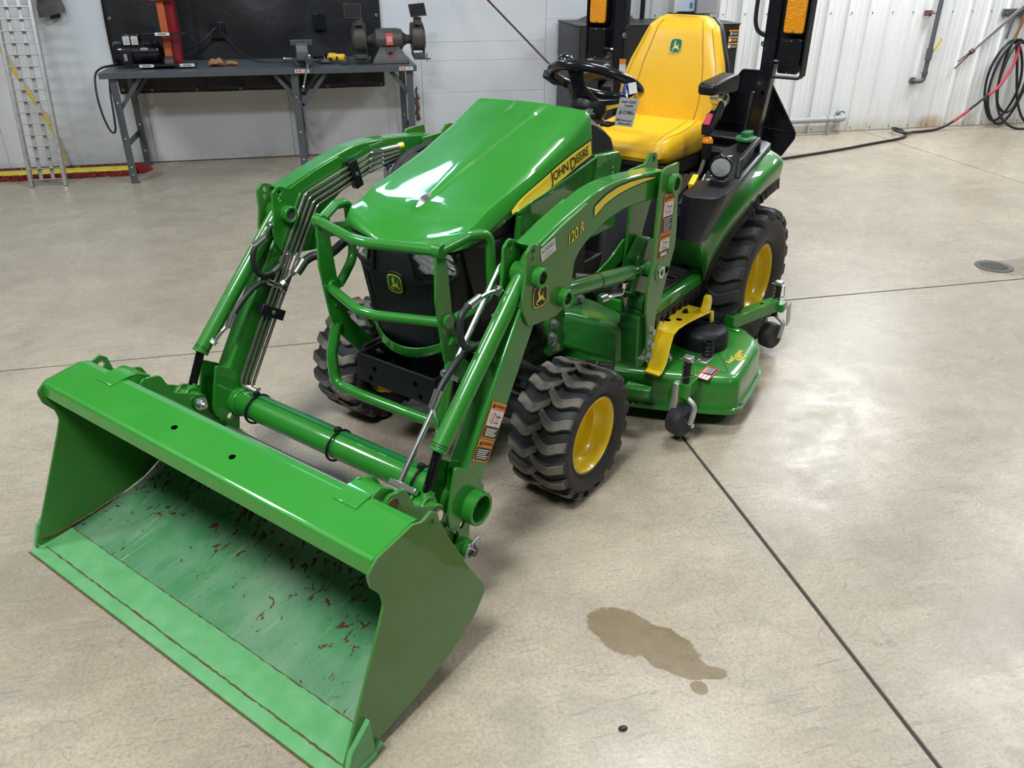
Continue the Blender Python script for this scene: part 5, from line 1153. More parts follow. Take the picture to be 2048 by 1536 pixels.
for s in SD:
    fd_ = part('fender')
    rows = []
    for (a, m_, c) in FS:
        a, m_, c = V(a), V(m_), V(c); rows.append([tuple(q) for q in spline([a, m_, c], 5)])
    rows2 = []
    cols = list(zip(*rows)); cols = [spline(cc, 4) for cc in cols]; rows2 = list(zip(*cols))
    b = B().loft([list(r) for r in rows2], closed=False, cap=False); S_(b,s); o = b.build('fender_skin', M_grn, fd_, ang=50); q = o.modifiers.new('thick','SOLIDIFY'); q.thickness = .006; q.offset = 0
    low = [r[-1] for r in rows2][8:]
    b = B().loft([[(x+.004,y,z+.004),(x+.007,y+.006,z-.040),(x-.012,y+.008,z-.042),(x-.014,y,z+.0)] for x, y, z in low]); S_(b,s); fl_ = b.build('rubber_flare', M_blk, fd_, ang=50)
    for i in range(7):
        y = 1.26+.045*i; zz = lerp_line([(1.14,.62),(1.24,.70),(1.36,.755),(1.5,.775),(1.6,.77)], y)
        b = B().obox((.556,y,zz-.022),V((.003,0,0)),V((0,.005,.003)),V((0,-.010,.016))); S_(b,s); b.build('flare_rib', M_blk, fd_, bevel=.002)
    # console pod
    pod = part('console')
    topo = fillet([(.415,.835),(.452,.812),(.55,.832),(.562,.90),(.545,1.13),(.492,1.55),(.455,1.585),(.37,1.56),(.335,1.40),(.385,1.16),(.41,1.0)],[.02,.03,.045,.06,.0,.04,.05,.05,.05,.05,.03],5)
    ring_t = [(x,y,podtop(y)) for x, y in topo]
    ring_u = [(x+(.46-x)*-.015,y,podtop(y)-.012) for x, y in topo]
    seamz = lambda y: lerp_line([(.80,.688),(.86,.670),(.97,.672),(1.02,.69),(1.08,.752),(1.155,.798),(1.31,.856),(1.45,.884),(1.6,.9)], y) - .02
    ring_l = []
    for x, y in topo:
        zl = seamz(y); k_ = max(0, min(1, (podtop(y)-zl)/.15)); ring_l.append((x - (.062*min(1,k_*1.5) if x > .5 else .012*k_), y+.01*k_, zl))
    inner = [( .455+(x-.455)*.93, 1.18+(y-1.18)*.965) for x, y in topo]
    ring_i = [(x,y,podtop(y)+.004) for x, y in inner]
    b = B().loft([ring_l, ring_u, ring_t, ring_i]); S_(b,s); b.build('console_body', M_pod, pod, ang=40, bevel=.003)
    if s > 0:
        # tray with grab handle
        P3 = lambda x, y, h=0: V((x, y, podtop(y)+.004+h))
        rec = fillet([(.525,1.02),(.505,1.40),(.435,1.46),(.445,1.05)],.02,4)
        b = B(); b.loft([[tuple(P3(x,y,.0008)) for x, y in rec],[tuple(P3(x,y,.0016)) for x, y in rec]]); b.build('tray', M_blk, pod)
        B().tube(fillet([P3(.532,1.08,-.004),P3(.520,1.12,.052),P3(.492,1.38,.062),P3(.478,1.42,-.004)],[0,.035,.035,0],6,closed=False),.0125,12).build('grab_handle', M_pod, pod)
        d = Decal(lambda a, b_, h: tuple(P3(a, b_, h)))
        for (y0, y1, x) in ((.99,1.06,.425),(1.17,1.32,.388)):
            d.poly([(x,y0),(x+.003,y0),(x-.022+.003,y1),(x-.022,y1)],0)
        for (x, y) in ((.435,1.0),(.432,1.05),(.418,1.17),(.412,1.21),(.398,1.29)):
            d.rect(x,x+.018,y,y+.004,0); d.rect(x+.003,x+.006,y,y+.016,0); d.shape(([(cos(i)*.006,sin(i)*.006) for i in range(6)],[tuple(range(6))]),0,x+.014,y+.012)
        d.build('console_symbols', [M_wht], pod)
        # fuel cap
        c = P3(.425,1.42,-.01)
        B().cyl(c-V((0,0,.02)), c+V((0,0,.045)), .036, .034, n=28).build('filler_neck', M_blk, pod, bevel=.003)
        B().lathe([(0,.0),(.044,0),(.048,.005),(.048,.014),(.043,.019),(0,.021)], c+V((0,0,.045)), (0,0,1), 36).box(c.x-.016,c.x+.016,c.y-.032,c.y+.032,c.z+.062,c.z+.086).build('fuel_cap', mat('fuel_cap_green',(.02,.17,.055),.4), pod, bevel=.004, label='green fuel cap')
        # work lamp
        w_ = V((.497,.985,.925)); dn = V((.30,-.93,-.1)).normalized()
        B().lathe([(0,-.045),(.022,-.044),(.036,-.03),(.043,-.005),(.044,.012),(.039,.014),(.038,.008)], w_, dn, 32).build('work_lamp', M_blkg, pod)
        B().lathe([(.0405,.004),(.036,.012),(.02,.016),(0,.017)], w_, dn, 28).build('lamp_lens', M_lens, pod, label='frosted round work lamp lens')
        B().box(.470,.530,.95,1.0,.848,.880).build('lamp_bracket', M_blk, pod, bevel=.004); B().cyl((.466,.962,.872),(.474,.962,.872),.006,n=8).build('lamp_bolt', M_chr, pod)
        # levers
        lv = part('range_lever')
        B().tube(fillet([(.30,1.08,.72),(.325,1.20,.84),(.325,1.235,.89)],.04,5,closed=False),.0095,10).build('shaft', M_cast, lv)
        B().lathe([(0,0),(.016,0),(.018,.012),(.022,.05),(.0225,.066)], (.325,1.236,.885), (0,.12,1), 20).build('grip', M_blk, lv)
        B().lathe([(.0228,.066),(.0225,.076),(.018,.086),(.009,.092),(0,.093)], (.325,1.236,.885), (0,.12,1), 20).build('knob', M_okn, lv, label='orange knob')
        B().obox((.372,1.03,.84),V((.012,0,0)),V((-.006,.035,.012)),V((0,-.004,.011))).build('hitch_lever', M_ty, T, bevel=.003, label='short yellow lever')
        B().bar((.36,.86,.80),(.30,1.2,.83),.03,.012).build('lever_gate', M_blk, T, bevel=.003); B().bar((.325,.86,.78),(.265,1.2,.81),.02,.03).build('lever_gate', M_dark, T, bevel=.003)
# centre console under the seat, pedals, steering column
b = B(); b.loft([[(-.19,.62,.42),(.19,.62,.42),(.20,1.45,.42),(-.20,1.45,.42)],[(-.16,.70,.72),(.16,.70,.72),(.19,1.4,.74),(-.19,1.4,.74)],[(-.12,.80,.78),(.12,.80,.78),(.17,1.38,.80),(-.17,1.38,.80)]]); b.build('centre_console', M_gry, T, bevel=.02, seg=3)
d = Decal(planar((.115,.74,.585),(.25,1,0),(-.35,.0,1))); d.rect(-.07,.07,-.03,.03,0); d.rect(-.065,.0,-.02,.02,2); d.rect(.006,.064,-.02,.02,2); d.rect(-.07,.07,-.03,-.024,1)
for i in range(4): d.rect(-.06,-.01,.014-i*.01,.017-i*.01,1); d.rect(.012,.058,.014-i*.01,.017-i*.01,1)
d.build('operator_decal', [M_ylp, M_wht, M_blkp], T)
B().cyl((.2,.80,.50),(.22,.83,.60),.03,n=16).ball((.225,.84,.62),.04,12).build('brake_boot', M_blk, T)
B().tube([(.25,.70,.46),(.26,.74,.58),(.29,.74,.62)],.01,8).box(.25,.34,.70,.76,.615,.63).build('pedal', M_blk, T, bevel=.004)
b = B(); r_ = lambda y, w_, zt, zb: [(-w_,y,zb),(-w_-.004,y,zt-.04),(-w_*.8,y,zt-.006),(-w_*.3,y,zt),(w_*.3,y,zt),(w_*.8,y,zt-.006),(w_+.004,y,zt-.04),(w_,y,zb)]
b.loft([r_(.422,.236,1.178,.86), r_(.46,.238,1.165,.86), r_(.52,.238,1.138,.82), r_(.57,.236,1.108,.78), r_(.605,.228,1.07,.76), r_(.64,.20,1.03,.72), r_(.67,.15,.99,.7)]); b.build('dash', M_pod, T, ang=35, bevel=.004)
SWC = V((0,.854,1.208)); ti = radians(25); nrm = V((0,sin(ti),cos(ti)))
sx_, sy_ = V((1,0,0)), V((0,cos(ti),-sin(ti)))
st = part('steering_wheel')
B().loft([[ (c+ V((cos(a)*r2, sin(a)*r2, 0))) for a in [2*pi*i/14 for i in range(14)]] for c, r2 in ((V((0,.56,1.02)),.075),(V((0,.68,1.09)),.058),(V((0,.79,1.13)),.05),(SWC-nrm*.11,.055))]).build('steering_column', M_pod, st, ang=60)
for i in range(4): B().tube([(.075*cos(a)+0, .62+.03*i+.05*sin(a), 1.055+.015*i+.01*cos(a)) for a in [2*pi*j/16 for j in range(16)]], .008, 6, closed=True).build('column_boot', M_rub, st)
ring = [SWC + sx_*(.176*cos(a)) + sy_*(.176*sin(a)) for a in [2*pi*i/56 for i in range(56)]]
B().tube(ring, .0185, 12, closed=True).build('rim', M_blkg, st)
b = B()
for i in range(56):
    if (i % 2): continue
    a = 2*pi*i/56
    if sin(a) > -.1: continue
    c = SWC + sx_*(.168*cos(a)) + sy_*(.168*sin(a)) - nrm*.012; b.ball(c, .007, 6)
b.build('finger_grips', M_blkg, st, kind='stuff')
for a in (radians(-90), radians(28), radians(152)):
    e0 = SWC - nrm*.085 + sx_*cos(a)*.03 + sy_*sin(a)*.03; e1 = SWC - nrm*.055 + sx_*cos(a)*.11 + sy_*sin(a)*.11; e2 = SWC + sx_*cos(a)*.17 + sy_*sin(a)*.17
    tn = sx_*-sin(a) + sy_*cos(a)
    b = B(); rr = []
    for c, w_, h_ in ((e0,.055,.018),(e1,.028,.012),(e2,.034,.010)): rr.append([c+tn*w_-nrm*h_, c+tn*w_+nrm*h_*.4, c+tn*w_*.5+nrm*h_, c-tn*w_*.5+nrm*h_, c-tn*w_+nrm*h_*.4, c-tn*w_-nrm*h_])
    b.loft(rr); b.build('spoke', M_blkg, st, ang=50, bevel=.003)
B().lathe([(0,-.14),(.06,-.135),(.072,-.11),(.068,-.085),(.045,-.07),(0,-.066)], SWC, nrm, 24).build('hub', M_blk, st)
kp = SWC + sx_*-.172 + sy_*-.03
B().obox(kp-nrm*.01, V((.026,0,0)), sy_*.045, nrm*.016).build('spinner_clamp', M_blk, st, bevel=.006)
B().cyl(kp+nrm*.0, kp+nrm*.035, .014, n=12).build('spinner_stem', M_blk, st)
B().ball(kp+nrm*.065+sy_*.02+V((.02,0,0)), .031, 16, sc=(1.1,1,.95)).build('spinner_knob', M_blkg, st)
B().tube([(.05,.68,1.07),(.10,.70,1.09),(.14,.71,1.085)],.007,8).box(.12,.16,.69,.74,1.078,1.09).build('signal_lever', M_blk, T, bevel=.003)
B().box(.05,.14,.66,.70,1.045,1.06).build('dash_trim', M_ty, T, bevel=.003)

# ------------------------------------------------------------------ seat
se = part('seat')
def rrect(hw, hd, r, k=6):
    return fillet([(-hw,-hd),(hw,-hd),(hw,hd),(-hw,hd)], r, k)
SY, SZ = 1.30, .905
rings = []
for (f, z, sh) in ((.90,-.055,.0),(.97,-.045,0),(1.0,-.02,0),(1.01,.02,0),(.99,.05,.0),(.95,.068,0),(.86,.079,0),(.7,.083,0),(.45,.080,0),(.2,.076,0)):
    ring = []
    for x, y in rrect(.217*f, .212*f, .075*f):
        yn = y/.215; zz = SZ + z*.78 - (.035*max(0,-yn)**2 if z > 0 else 0) + (.018*max(0,yn) if z > 0 else .0) + (.022*(abs(x)/.228)**2 if z > .05 else 0)
        ring.append((x*(1-.05*max(0,-yn)), SY+y, zz))
    rings.append(ring)
cb_ = B().loft(rings); cb_.build('cushion', M_seat, se, ang=70)
CT = BVHTree.FromPolygons([V(p) for p in cb_.v], cb_.f)
def on_seat(x, y): return CT.ray_cast(V((x, y, 1.3)), V((0,0,-1)))[0] + V((0,0,.0004))
# seam lines of the cushion
def seat_top(x, y):
    yn = y/.215; e = max(abs(x)/.228, abs(yn)); z = .0655 - .075*max(0, e-.62)**1.7
    return SZ + z - .035*max(0,-yn)**2 + .018*max(0,yn) + .022*(abs(x)/.228)**2
for s in SD:
    B().tube([on_seat(s*(.150-.02*t+.01*sin(pi*t)), SY-.195+.36*t) for t in [i/16 for i in range(17)]], .0017, 6).build('cushion_seam', M_seam, se)
    B().tube([on_seat(s*(.194-.022*(2*t-1)**2), SY-.185+.36*t) for t in [i/16 for i in range(17)]], .0017, 6).build('cushion_seam', M_seam, se)
# backrest: sections up its height
def back_pt(t):      # centre line of the front face
    return V((0, 1.472 + .115*t, .925 + .47*t))
secs = []; BW = [(0,.205),(.08,.232),(.25,.255),(.45,.252),(.62,.228),(.78,.195),(.9,.172),(.97,.155),(1.0,.125)]
for (t, hw) in [(t_/16, lerp_line(BW, t_/16)) for t_ in range(17)]:
    c = back_pt(t); th_ = .048 if t < .93 else .048*(1-(t-.93)/.07*.55); pts = []
    for i in range(28):
        a = 2*pi*i/28; cx = math.copysign(abs(cos(a))**.55, cos(a)); cyy = math.copysign(abs(sin(a))**.7, sin(a))
        bol = .018*max(0, abs(cx)-.6)/.4 * (1 if sin(a) < 0 else 0) * (1-t)
        pts.append((hw*cx, c.y + .045 + th_*cyy - bol - .01*sin(pi*t), c.z))
    secs.append(pts)
secs.insert(0, [(x*.9, y, z-.012) for x, y, z in secs[0]]); secs.append([(x*.75, y*1+.0, z+.010) for x, y, z in secs[-1]])
bb_ = B().loft(secs); bb_.build('backrest', M_seat, se, ang=70)
BT = BVHTree.FromPolygons([V(p) for p in bb_.v], bb_.f)
b = B().loft([[(x*1.015, y+.028, z+.004) for x, y, z in secs_] for secs_ in secs[1:-1]]); b.build('back_shell', M_blk, se, ang=70)
def back_front(x, t, off=0.):
    hw = lerp_line(BW, t); c = back_pt(t); u = min(1, abs(x)/hw); sy = (1-u**(2/.55))**.35 if u < 1 else 0
    h = BT.ray_cast(V((x, 1.0, c.z)), V((0,1,0)))[0]
    return (h if h is not None else V((x, c.y + .045 - .048*sy, c.z))) - V((0, off, 0))
for s in SD:
    B().tube([back_front(s*(.60+.05*t)*lerp_line(BW,t), t, .0005) for t in [.02+.96*i/24 for i in range(25)]], .0022, 6).build('back_seam', M_seam, se)
    B().tube([back_front(s*.88*lerp_line(BW,t), t, .0005) for t in [.02+.90*i/24 for i in range(25)]], .0018, 6).build('back_seam', M_seam, se)
emblem(lambda a, b_, h: tuple(back_front(a, .765 + b_/.47, .0015+h)), .030, se, M_dgrn, mat('cream_stitch',(.75,.66,.35),.6))
B().box(-.19,.19,1.12,1.50,.79,.868).build('seat_base', M_dark, se, bevel=.01); B().box(-.205,.205,1.10,1.15,.845,.862).build('seat_rail', M_blk, se, bevel=.003)
for s in SD:
    ar = part('armrest'); 
    b = B().loft([[(.275,1.20,1.14),(.345,1.20,1.14),(.345,1.20,1.185),(.275,1.20,1.185)],[(.268,1.23,1.143),(.352,1.23,1.143),(.352,1.23,1.190),(.268,1.23,1.190)],[(.268,1.43,1.130),(.352,1.43,1.130),(.352,1.43,1.205),(.268,1.43,1.205)],[(.275,1.47,1.13),(.345,1.47,1.13),(.345,1.47,1.197),(.275,1.47,1.197)]]); S_(b,s); b.build('pad', M_pod, ar, bevel=.014, seg=3)
    b = B().bar((.30,1.42,1.12),(.26,1.46,1.02),.03,.04); b.cyl((.25,1.44,1.10),(.31,1.42,1.10),.028,n=16); S_(b,s); b.build('pivot', M_chrd if s > 0 else M_blk, ar)
# seat belt on the left
blt = part('seat_belt')
B().obox((.318,1.375,1.10),V((.0,.016,.022)),V((.016,0,.0)),V((0,.003,-.0025))).cyl((.308,1.378,1.115),(.328,1.374,1.117),.026,n=18,hole=.012).build('anchor_plate', M_chr, blt, bevel=.002)
B().bar((.318,1.365,1.09),(.318,1.26,1.02),.028,.012,up=(1,0,0)).build('buckle_stalk', M_blk, blt, bevel=.003)
B().loft([[(.298,1.27,1.055),(.338,1.27,1.055),(.338,1.30,1.075),(.298,1.30,1.075)],[(.294,1.23,1.018),(.342,1.23,1.018),(.342,1.27,1.038),(.294,1.27,1.038)],[(.298,1.225,.982),(.338,1.225,.982),(.338,1.26,.992),(.298,1.26,.992)]]).build('buckle', M_blk, blt, bevel=.006)
B().obox((.318,1.240,1.044),V((.013,0,0)),V((0,.014,.020)),V((0,-.005,.004))).build('release_button', M_pink, blt, bevel=.002, label='pink release button')

# ------------------------------------------------------------------ roll bar, lights, sign back
rb = part('roll_bar')
for s in SD:
    pth = fillet([(.350,1.70,.62),(.350,1.715,.95),(.372,1.722,1.20),(.372,1.722,2.02)],[0,.1,.3,0],6,closed=False)
    b = B(); rows = [[(x-.03,y-.028,z),(x+.03,y-.028,z),(x+.03,y+.028,z),(x-.03,y+.028,z)] for x, y, z in pth]; b.loft(rows); S_(b,s); b.build('post', M_blkg, rb, bevel=.006)
    for z in (1.02,1.10): b = B().cyl((.372,1.693,z),(.372,1.690,z),.009,n=12); S_(b,s); b.build('post_hole_shade', M_hole, rb)
    b = B().cyl((.35,1.74,.70),(.335,1.735,1.06),.016,n=10); b.bar((.318,1.70,.93),(.330,1.705,1.10),.012,.05,up=(0,1,0)); S_(b,s); b.build('post_gusset', M_gry, rb)
    b = B().tube(spline([(.345,1.69,1.62),(.315,1.66,1.55),(.308,1.655,1.42),(.318,1.665,1.36),(.345,1.69,1.335)],5),.009,8); S_(b,s); b.build('light_cable', M_rub, rb)
    b = B().hexnut((.342,1.70,1.345),(-1,-.4,0),.01,.01); b.hexnut((.342,1.70,1.30),(-1,-.4,0),.01,.01); S_(b,s); b.build('post_bolt', M_chr, rb)
    lp = part('marker_light')
    b = B(); ox = .475
    fr = fillet([(ox-.065,1.168),(ox+.048,1.168),(ox+.062,1.182),(ox+.062,1.72),(ox-.065,1.72)],[.005,.012,.012,.01,.01],4)
    b.box(ox+.054,ox+.062,1.665,1.725,1.18,1.72); b.prism(fillet([(ox-.065,1.168),(ox+.05,1.168),(ox+.062,1.185),(ox+.054,1.185),(ox+.046,1.176),(ox-.065,1.176)],.004,3),'y',1.665,1.725); S_(b,s); b.build('bracket', M_blk, lp, bevel=.002)
    b = B().box(ox-.10,ox+.056,1.722,1.730,1.22,1.72); S_(b,s); b.build('back_plate', M_blk, lp)
    b = B().prism(fillet([(ox-.046,1.345),(ox+.046,1.345),(ox+.046,1.66),(ox-.046,1.66)],.015,4),'y',1.672,1.722); S_(b,s); b.build('lamp_housing', M_blk, lp, bevel=.003)
    b = B().prism(fillet([(ox-.043,1.350),(ox+.043,1.350),(ox+.043,1.52),(ox-.043,1.52)],.014,4),'y',1.660,1.674); S_(b,s); b.build('amber_lens', M_amb, lp, bevel=.005, label='amber textured lens')
    b = B().prism(fillet([(ox-.046,1.190),(ox+.046,1.190),(ox+.046,1.330),(ox-.046,1.330)],.014,4),'y',1.662,1.722); S_(b,s); b.build('dark_lens', M_blkg, lp, bevel=.004)
    b = B()
    for i in range(11): b.box(ox-.036,ox+.036,1.658,1.664,1.205+i*.0108,1.209+i*.0108)
    S_(b,s); b.build('lens_ribs', M_blk, lp, kind='stuff')
    for z in (1.197,1.322,1.357): b = B().cyl((ox,1.662 if z < 1.34 else 1.660,z),(ox,1.656,z),.004,n=8); S_(b,s); b.build('lens_screw', M_chr, lp)
    b = B().cyl((.40,1.70,1.235),(.44,1.70,1.235),.006,n=8); S_(b,s); b.build('lamp_stud', M_chr, lp)
d = Decal(planar((-.3385,1.6935,1.12),(1,0,0),(0,0,1))); d.rect(-.018,.018,-.075,.075,2); d.rect(-.018,.018,.05,.075,0); d.rect(-.018,.018,-.0,.05,1)
for i in range(5): d.rect(-.014,.014,-.012-i*.012,-.008-i*.012,1)
d.build('roll_bar_decal', [M_orp, M_wht, M_blkp], rb)
sm = part('rear_panel')
tri = fillet([(.175,1.158),(.285,1.158),(.466,.90),(.466,.875),(.41,.778),(.06,.778),(.0,.878),(.0,.90)],[.015,.015,.015,.015,.02,.02,.015,.015],3)
B().prism(tri,'y',1.945,1.950).build('panel_sheet', M_blk, sm, bevel=.001)
B().tube([(x,1.944,z) for x, z in tri], .006, 6, closed=True).build('panel_rim', M_blk, sm)
for pts in ([(.03,.925),(.46,.90)],[(.1,1.06),(.345,1.06)],[(.34,.90),(.42,.83)]): B().tube([(x,1.942,z) for x, z in pts], .002, 5).build('panel_crease', M_blkg, sm)
B().box(-.15,.33,1.66,1.80,.60,.90).build('hitch_frame', M_dark, T, bevel=.01)
B().box(-.34,.34,1.60,1.70,.56,.86).build('rear_cover', M_dark, T, bevel=.02)

# ------------------------------------------------------------------ mower deck
dk = part('mower_deck')
half = [(.0,.37),(.20,.40),(.418,.478),(.571,.542),(.73,.622),(.785,.655),(.806,.70),(.79,.86),(.768,1.02),(.742,1.09),(.66,1.165),(.59,1.20),(.45,1.215),(.2,1.2)]
outl = half + [(-x,y) for x, y in reversed(half[1:])]
outl = fillet(outl, [.0,.1,.1,.1,.06,.06,.06,.1,.1,.08,.08,.08,.05,0]+[.05,.08,.08,.08,.1,.1,.06,.06,.06,.1,.1,.1,.1], 3)
def inset(poly, d):
    n = len(poly); out = []
    for i in range(n):
        a, p, c = V(poly[i-1]), V(poly[i]), V(poly[(i+1)%n]); t_ = (c-a).normalized(); out.append(tuple(p + V((-t_.y, t_.x))*d))
    return out
ar_ = sum(outl[i-1][0]*outl[i][1]-outl[i][0]*outl[i-1][1] for i in range(len(outl)))
if ar_ < 0: outl.reverse()
lev = ((.0,.075),(-.003,.083),(-.001,.091),(.010,.094),(.013,.10),(.016,.15),(.018,.185),(.023,.203),(.033,.215),(.048,.2205),(.07,.2212))
B().loft([[(x,y,z) for x, y in inset(outl,d_)] for d_, z in lev]).build('shell', M_grn, dk, ang=40)
dc_ = (.540,.905)
B().lathe([(.103,.0),(.103,.052),(.098,.07),(.085,.081),(.06,.087),(0,.089)], (*dc_,.215), (0,0,1), 44).build('pulley_cover', M_blk, dk, ang=50)
for (x, y, r) in ((.525,.955,.014),(.55,.965,.006),(.572,.955,.005),(.585,.955,.005),(.56,.94,.004)): B().cyl((x,y,.301),(x,y,.3042),r,n=14).build('cover_hole_shade', M_hole, dk)
B().cyl((.610,.80,.22),(.610,.80,.285),.021,n=18,hole=.014).build('wash_port', M_blk, dk)
for z in (.235,.25,.265): B().lathe([(.021,-.004),(.025,0),(.021,.004)], (.610,.80,z), (0,0,1), 18).build('port_ring', M_blk, dk)
B().box(.585,.635,.735,.82,.219,.224).cyl((.598,.745,.224),(.598,.745,.229),.009,n=12).build('port_bracket', M_chrd, dk, bevel=.003)
# yellow draft frame bridging the deck
yb = B(); rows = []
for (y, z, xl, xr) in ((.518,.222,.472,.536),(.545,.224,.470,.536),(.575,.25,.466,.535),(.62,.315,.45,.528),(.65,.343,.432,.522),(.69,.352,.421,.522),(.76,.354,.418,.527),(.85,.353,.424,.540),(.915,.350,.434,.549),(.95,.345,.44,.553)):
    rows.append([(xl,y,z),(xr,y,z),(xr,y,z+.008),(xl,y,z+.008)])
yb.loft(rows); yb.build('draft_bracket', M_ty, dk, ang=30, bevel=.002)
B().prism(keyhole(fillet([(.555,.232),(.615,.365),(.64,.395),(.655,.385),(.645,.345),(.66,.318),(.688,.335),(.70,.318),(.675,.285),(.655,.262),(.65,.232)],[.005,.01,.006,.006,.012,.012,.008,.008,.012,.01,.005],3),[(.615,.262,.016)]),'x',.462,.470).build('hook_plate', M_ty, dk, bevel=.002)
B().box(.490,.525,.60,.635,.245,.275).hexnut((.525,.617,.26),(1,0,0),.010,.012).build('bracket_block', M_chrd, dk, bevel=.003)
for (x, y, r) in ((.452,.735,.013),(.487,.765,.012)): B().cyl((x,y,.3605),(x,y,.3625), r, n=16).build('bracket_hole_shade', M_hole, dk)
B().hexnut((.475,.85,.361),(0,0,1),.010,.012).build('bracket_bolt', M_blk, dk)
B().prism(fillet([(.88,.355),(.945,.355),(.95,.40),(.935,.425),(.91,.425),(.90,.39)],.012,3),'x',.52,.545).build('release_lever', M_ty, dk, bevel=.004)
B().prism([(.925,.358),(.952,.352),(.965,.30),(.95,.285)],'x',.548,.556).build('bracket_lip', M_ty, dk)
# deck text and labels
d = Decal(planar((.704,.86,.2213),(0,1,0),(-1,0,0))); d.text('AutoConnect', .031, 0, .004, 0, sx=.82); d.text('60D', .040, .005, -.022, 0, sx=.95); d.build('deck_name', [M_ylp], dk, 'yellow deck lettering')
d = Decal(planar((.672,.66,.2213),(0,1,0),(-1,0,0))); d.rect(-.058,.058,-.026,.026,0); d.rect(-.053,-.016,-.021,.021,1); d.rect(-.012,.053,-.021,.010,2); d.text('DANGER', .014, .02, .017, 1, sx=.8)
for i in range(3): d.rect(-.004,.046,.004-i*.009,.007-i*.009,1); d.rect(-.046,-.018,.018-i*.014,.02-i*.014,2)
d.build('danger_label', [M_redp, M_wht, M_blkp], dk, 'red and white danger label')
d = Decal(planar((.30,.475,.2215),(.93,.35,0),(-.35,.93,0))); d.rect(-.06,.06,-.035,.035,0); d.rect(-.015,-.012,-.03,.03,1); d.rect(-.03,.03,-.02,-.018,1); d.rect(-.0,.05,.01,.012,1); d.build('deck_label', [M_blkp, M_pipel], dk)
# deck gauge wheels
def caster(cx, cy, zt, mirror=False):
    g = part('gauge_wheel'); zc = .087
    B().lathe([(.0,-.028),(.022,-.03),(.048,-.034),(.058,-.026),(.0605,-.01),(.0605,.01),(.058,.026),(.048,.034),(.022,.03),(0,.028)], (cx,cy-.01,zc), (1,-.25,0), 30).build('roller', M_tire, g)
    ax = V((1,-.25,0)).normalized()
    yk = [V((cx,cy-.01,zc)) + ax*.046, V((cx,cy-.01,zc)) + ax*.052 + V((0,.02,.07)), V((cx,cy,zc+.105)) , V((cx,cy-.01,zc)) - ax*.052 + V((0,.02,.07)), V((cx,cy-.01,zc)) - ax*.046]
    B().tube(fillet(yk,.03,5,closed=False), .0105, 10).build('yoke', M_alu, g)
    B().cyl(V((cx,cy-.01,zc)) - ax*.056, V((cx,cy-.01,zc)) + ax*.060, .009, n=10).build('axle', M_chr, g)
    B().cyl((cx,cy,zc+.095),(cx,cy,zt),.0145,n=14).build('stem', M_blk, g)
    for k_ in range(5): B().cyl((cx-.010,cy-.0105,zt-.02-k_*.018),(cx-.0115,cy-.0135,zt-.02-k_*.018),.005,n=8).build('stem_hole', M_chrd, g)
    B().box(cx-.017,cx+.017,cy-.017,cy+.017,zt-.004,zt+.014).build('stem_cap', M_chrd, g, bevel=.003)
    B().tube(fillet([(cx-.03,cy-.01,zt),(cx+.03,cy-.01,zt),(cx+.034,cy-.01,zt-.05),(cx+.0,cy-.02,zt-.065)],.006,2,closed=False), .0022, 6).build('pin_clip', M_chr, g)
    return g
caster(.652,.50,.338); caster(.655,1.455,.335); caster(-.652,.50,.355)
B().prism(fillet([(.630,.478),(.674,.478),(.674,.575),(.630,.575)],.006,2),'z',.185,.245).build('caster_socket', M_grn, dk, bevel=.003)
B().prism(fillet([(.615,.470),(.638,.470),(.638,.50),(.615,.50)],.006,3),'z',.118,.245).build('scraper_post', M_alu, dk, bevel=.003)
A_, C_ = V((.565,1.12,.245)), V((.655,1.43,.245)); B().bar(A_, C_, .05, .055).build('rear_caster_arm', M_grn, dk, bevel=.003)
B().box(.62,.70,1.42,1.48,.215,.255).build('rear_caster_socket', M_grn, dk, bevel=.004); B().obox((.715,1.47,.20),V((.003,0,0)),V((0,.02,.006)),V((0,-.016,.055))).build('rear_guard_strap', M_chrd, dk, bevel=.002)
B().tube([(.575,1.098,.223),(.60,1.09,.224),(.625,1.10,.223)],.006,6).build('weld_bead', M_grn, dk)
for t_ in (.2,.7): c = A_ + (C_-A_)*t_ + V((0,0,.0278)); B().cyl(c, c+V((0,0,.0006)), .007, n=12).build('arm_hole_shade', M_hole, dk)
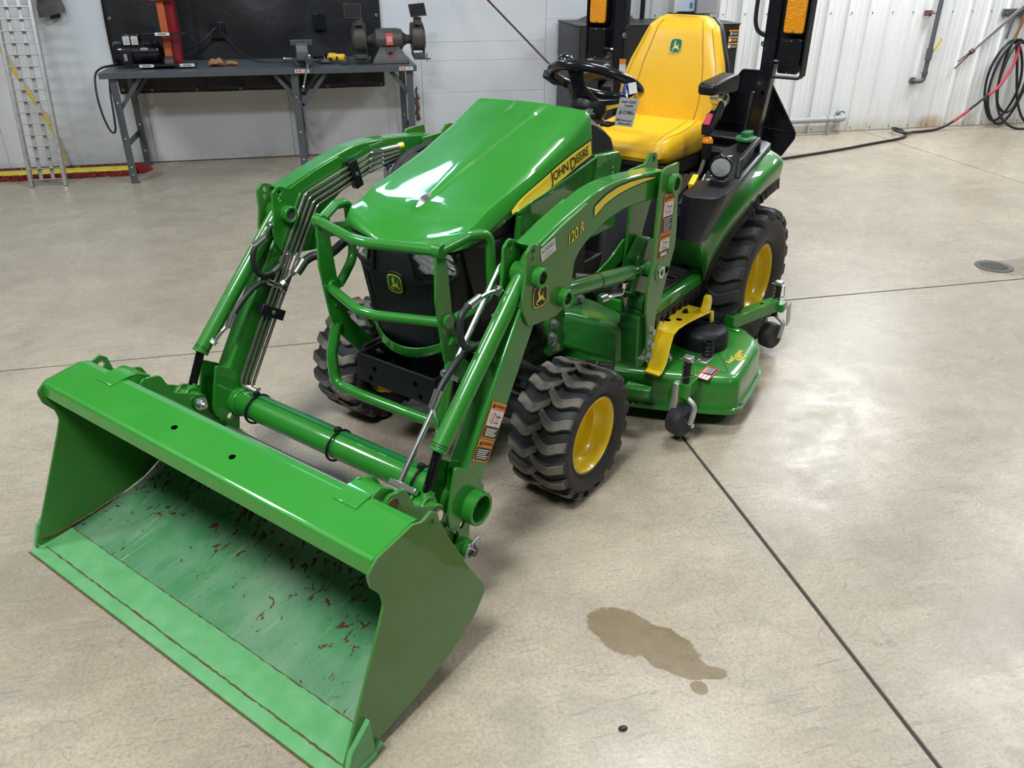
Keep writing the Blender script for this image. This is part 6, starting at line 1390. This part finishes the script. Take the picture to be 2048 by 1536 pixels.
B().prism(fillet([(.43,.43),(.53,.46),(.52,.50),(.42,.49)],.008,3),'z',.15,.185).build('deck_stop', M_grn, dk, bevel=.004)
for (x, y) in ((.83,.72),(.80,.92)): B().box(x-.05,x-.03,y,y+.025,.094,.099).build('lip_clip', M_cast, dk)

# ------------------------------------------------------------------ price tag on the steering wheel
tg = thing('price_tag', 'grey price tag with handwriting tied to the steering wheel', 'tag', MX.Rotation(TR,3,'Z') @ V((.185,.775,1.17)), TR)
o_ = V((.185,.775,1.17))
fnt = planar((.0,.0,-.045),(.93,.30,-.05),(.22,-.0,1))
b = B(); cs = [fnt(x,y,h) for h in (0,.0008) for x, y in ((-.036,-.055),(.036,-.055),(.036,.05),(-.036,.05))]; b.loft([cs[:4], cs[4:]]); b.build('card', M_paper, tg, ang=0)
d = Decal(lambda a, b_, h: fnt(a, b_, h+.0006))
d.text('Used 1025R', .013, -.002, .036, 0, shear=.3, sx=.85); d.text('Cab Loader', .012, .004, .023, 0, shear=.3, sx=.85) if False else d.text('Loader', .012, .004, .023, 0, shear=.3); d.rect(-.034,.034,.0115,.0122,0); d.text('$17,995-', .019, 0, -.003, 0, shear=.3, sx=.85); d.text('60D Auto Conn', .0105, -.002, -.032, 0, shear=.3, sx=.85); d.text('Mower Deck', .0105, .004, -.044, 0, shear=.3, sx=.85)
d.build('handwriting', [M_blkp], tg)
B().tube([(.0,.0,.005),(-.012,.012,.03),(-.02,.02,.055),(-.03,.03,.045),(-.012,.0,.02),(0,0,.005)],.0022,6).build('string', M_wht, tg)
b = B(); fn2 = planar((.012,.012,.038),(.7,.5,.2),(-.3,.1,1)); cs = [fn2(x,y,h) for h in (0,.0008) for x, y in ((-.014,-.02),(.016,-.02),(.016,.018),(-.014,.02))]; b.loft([cs[:4], cs[4:]]); b.build('stub', M_wht, tg, ang=0)
B().tube([(-.014+.0*sin(a), .012+.018*cos(a), .03+.018*sin(a)) for a in [2*pi*i/16 for i in range(16)]],.006,6,closed=True).build('blue_tape', M_tape, tg)
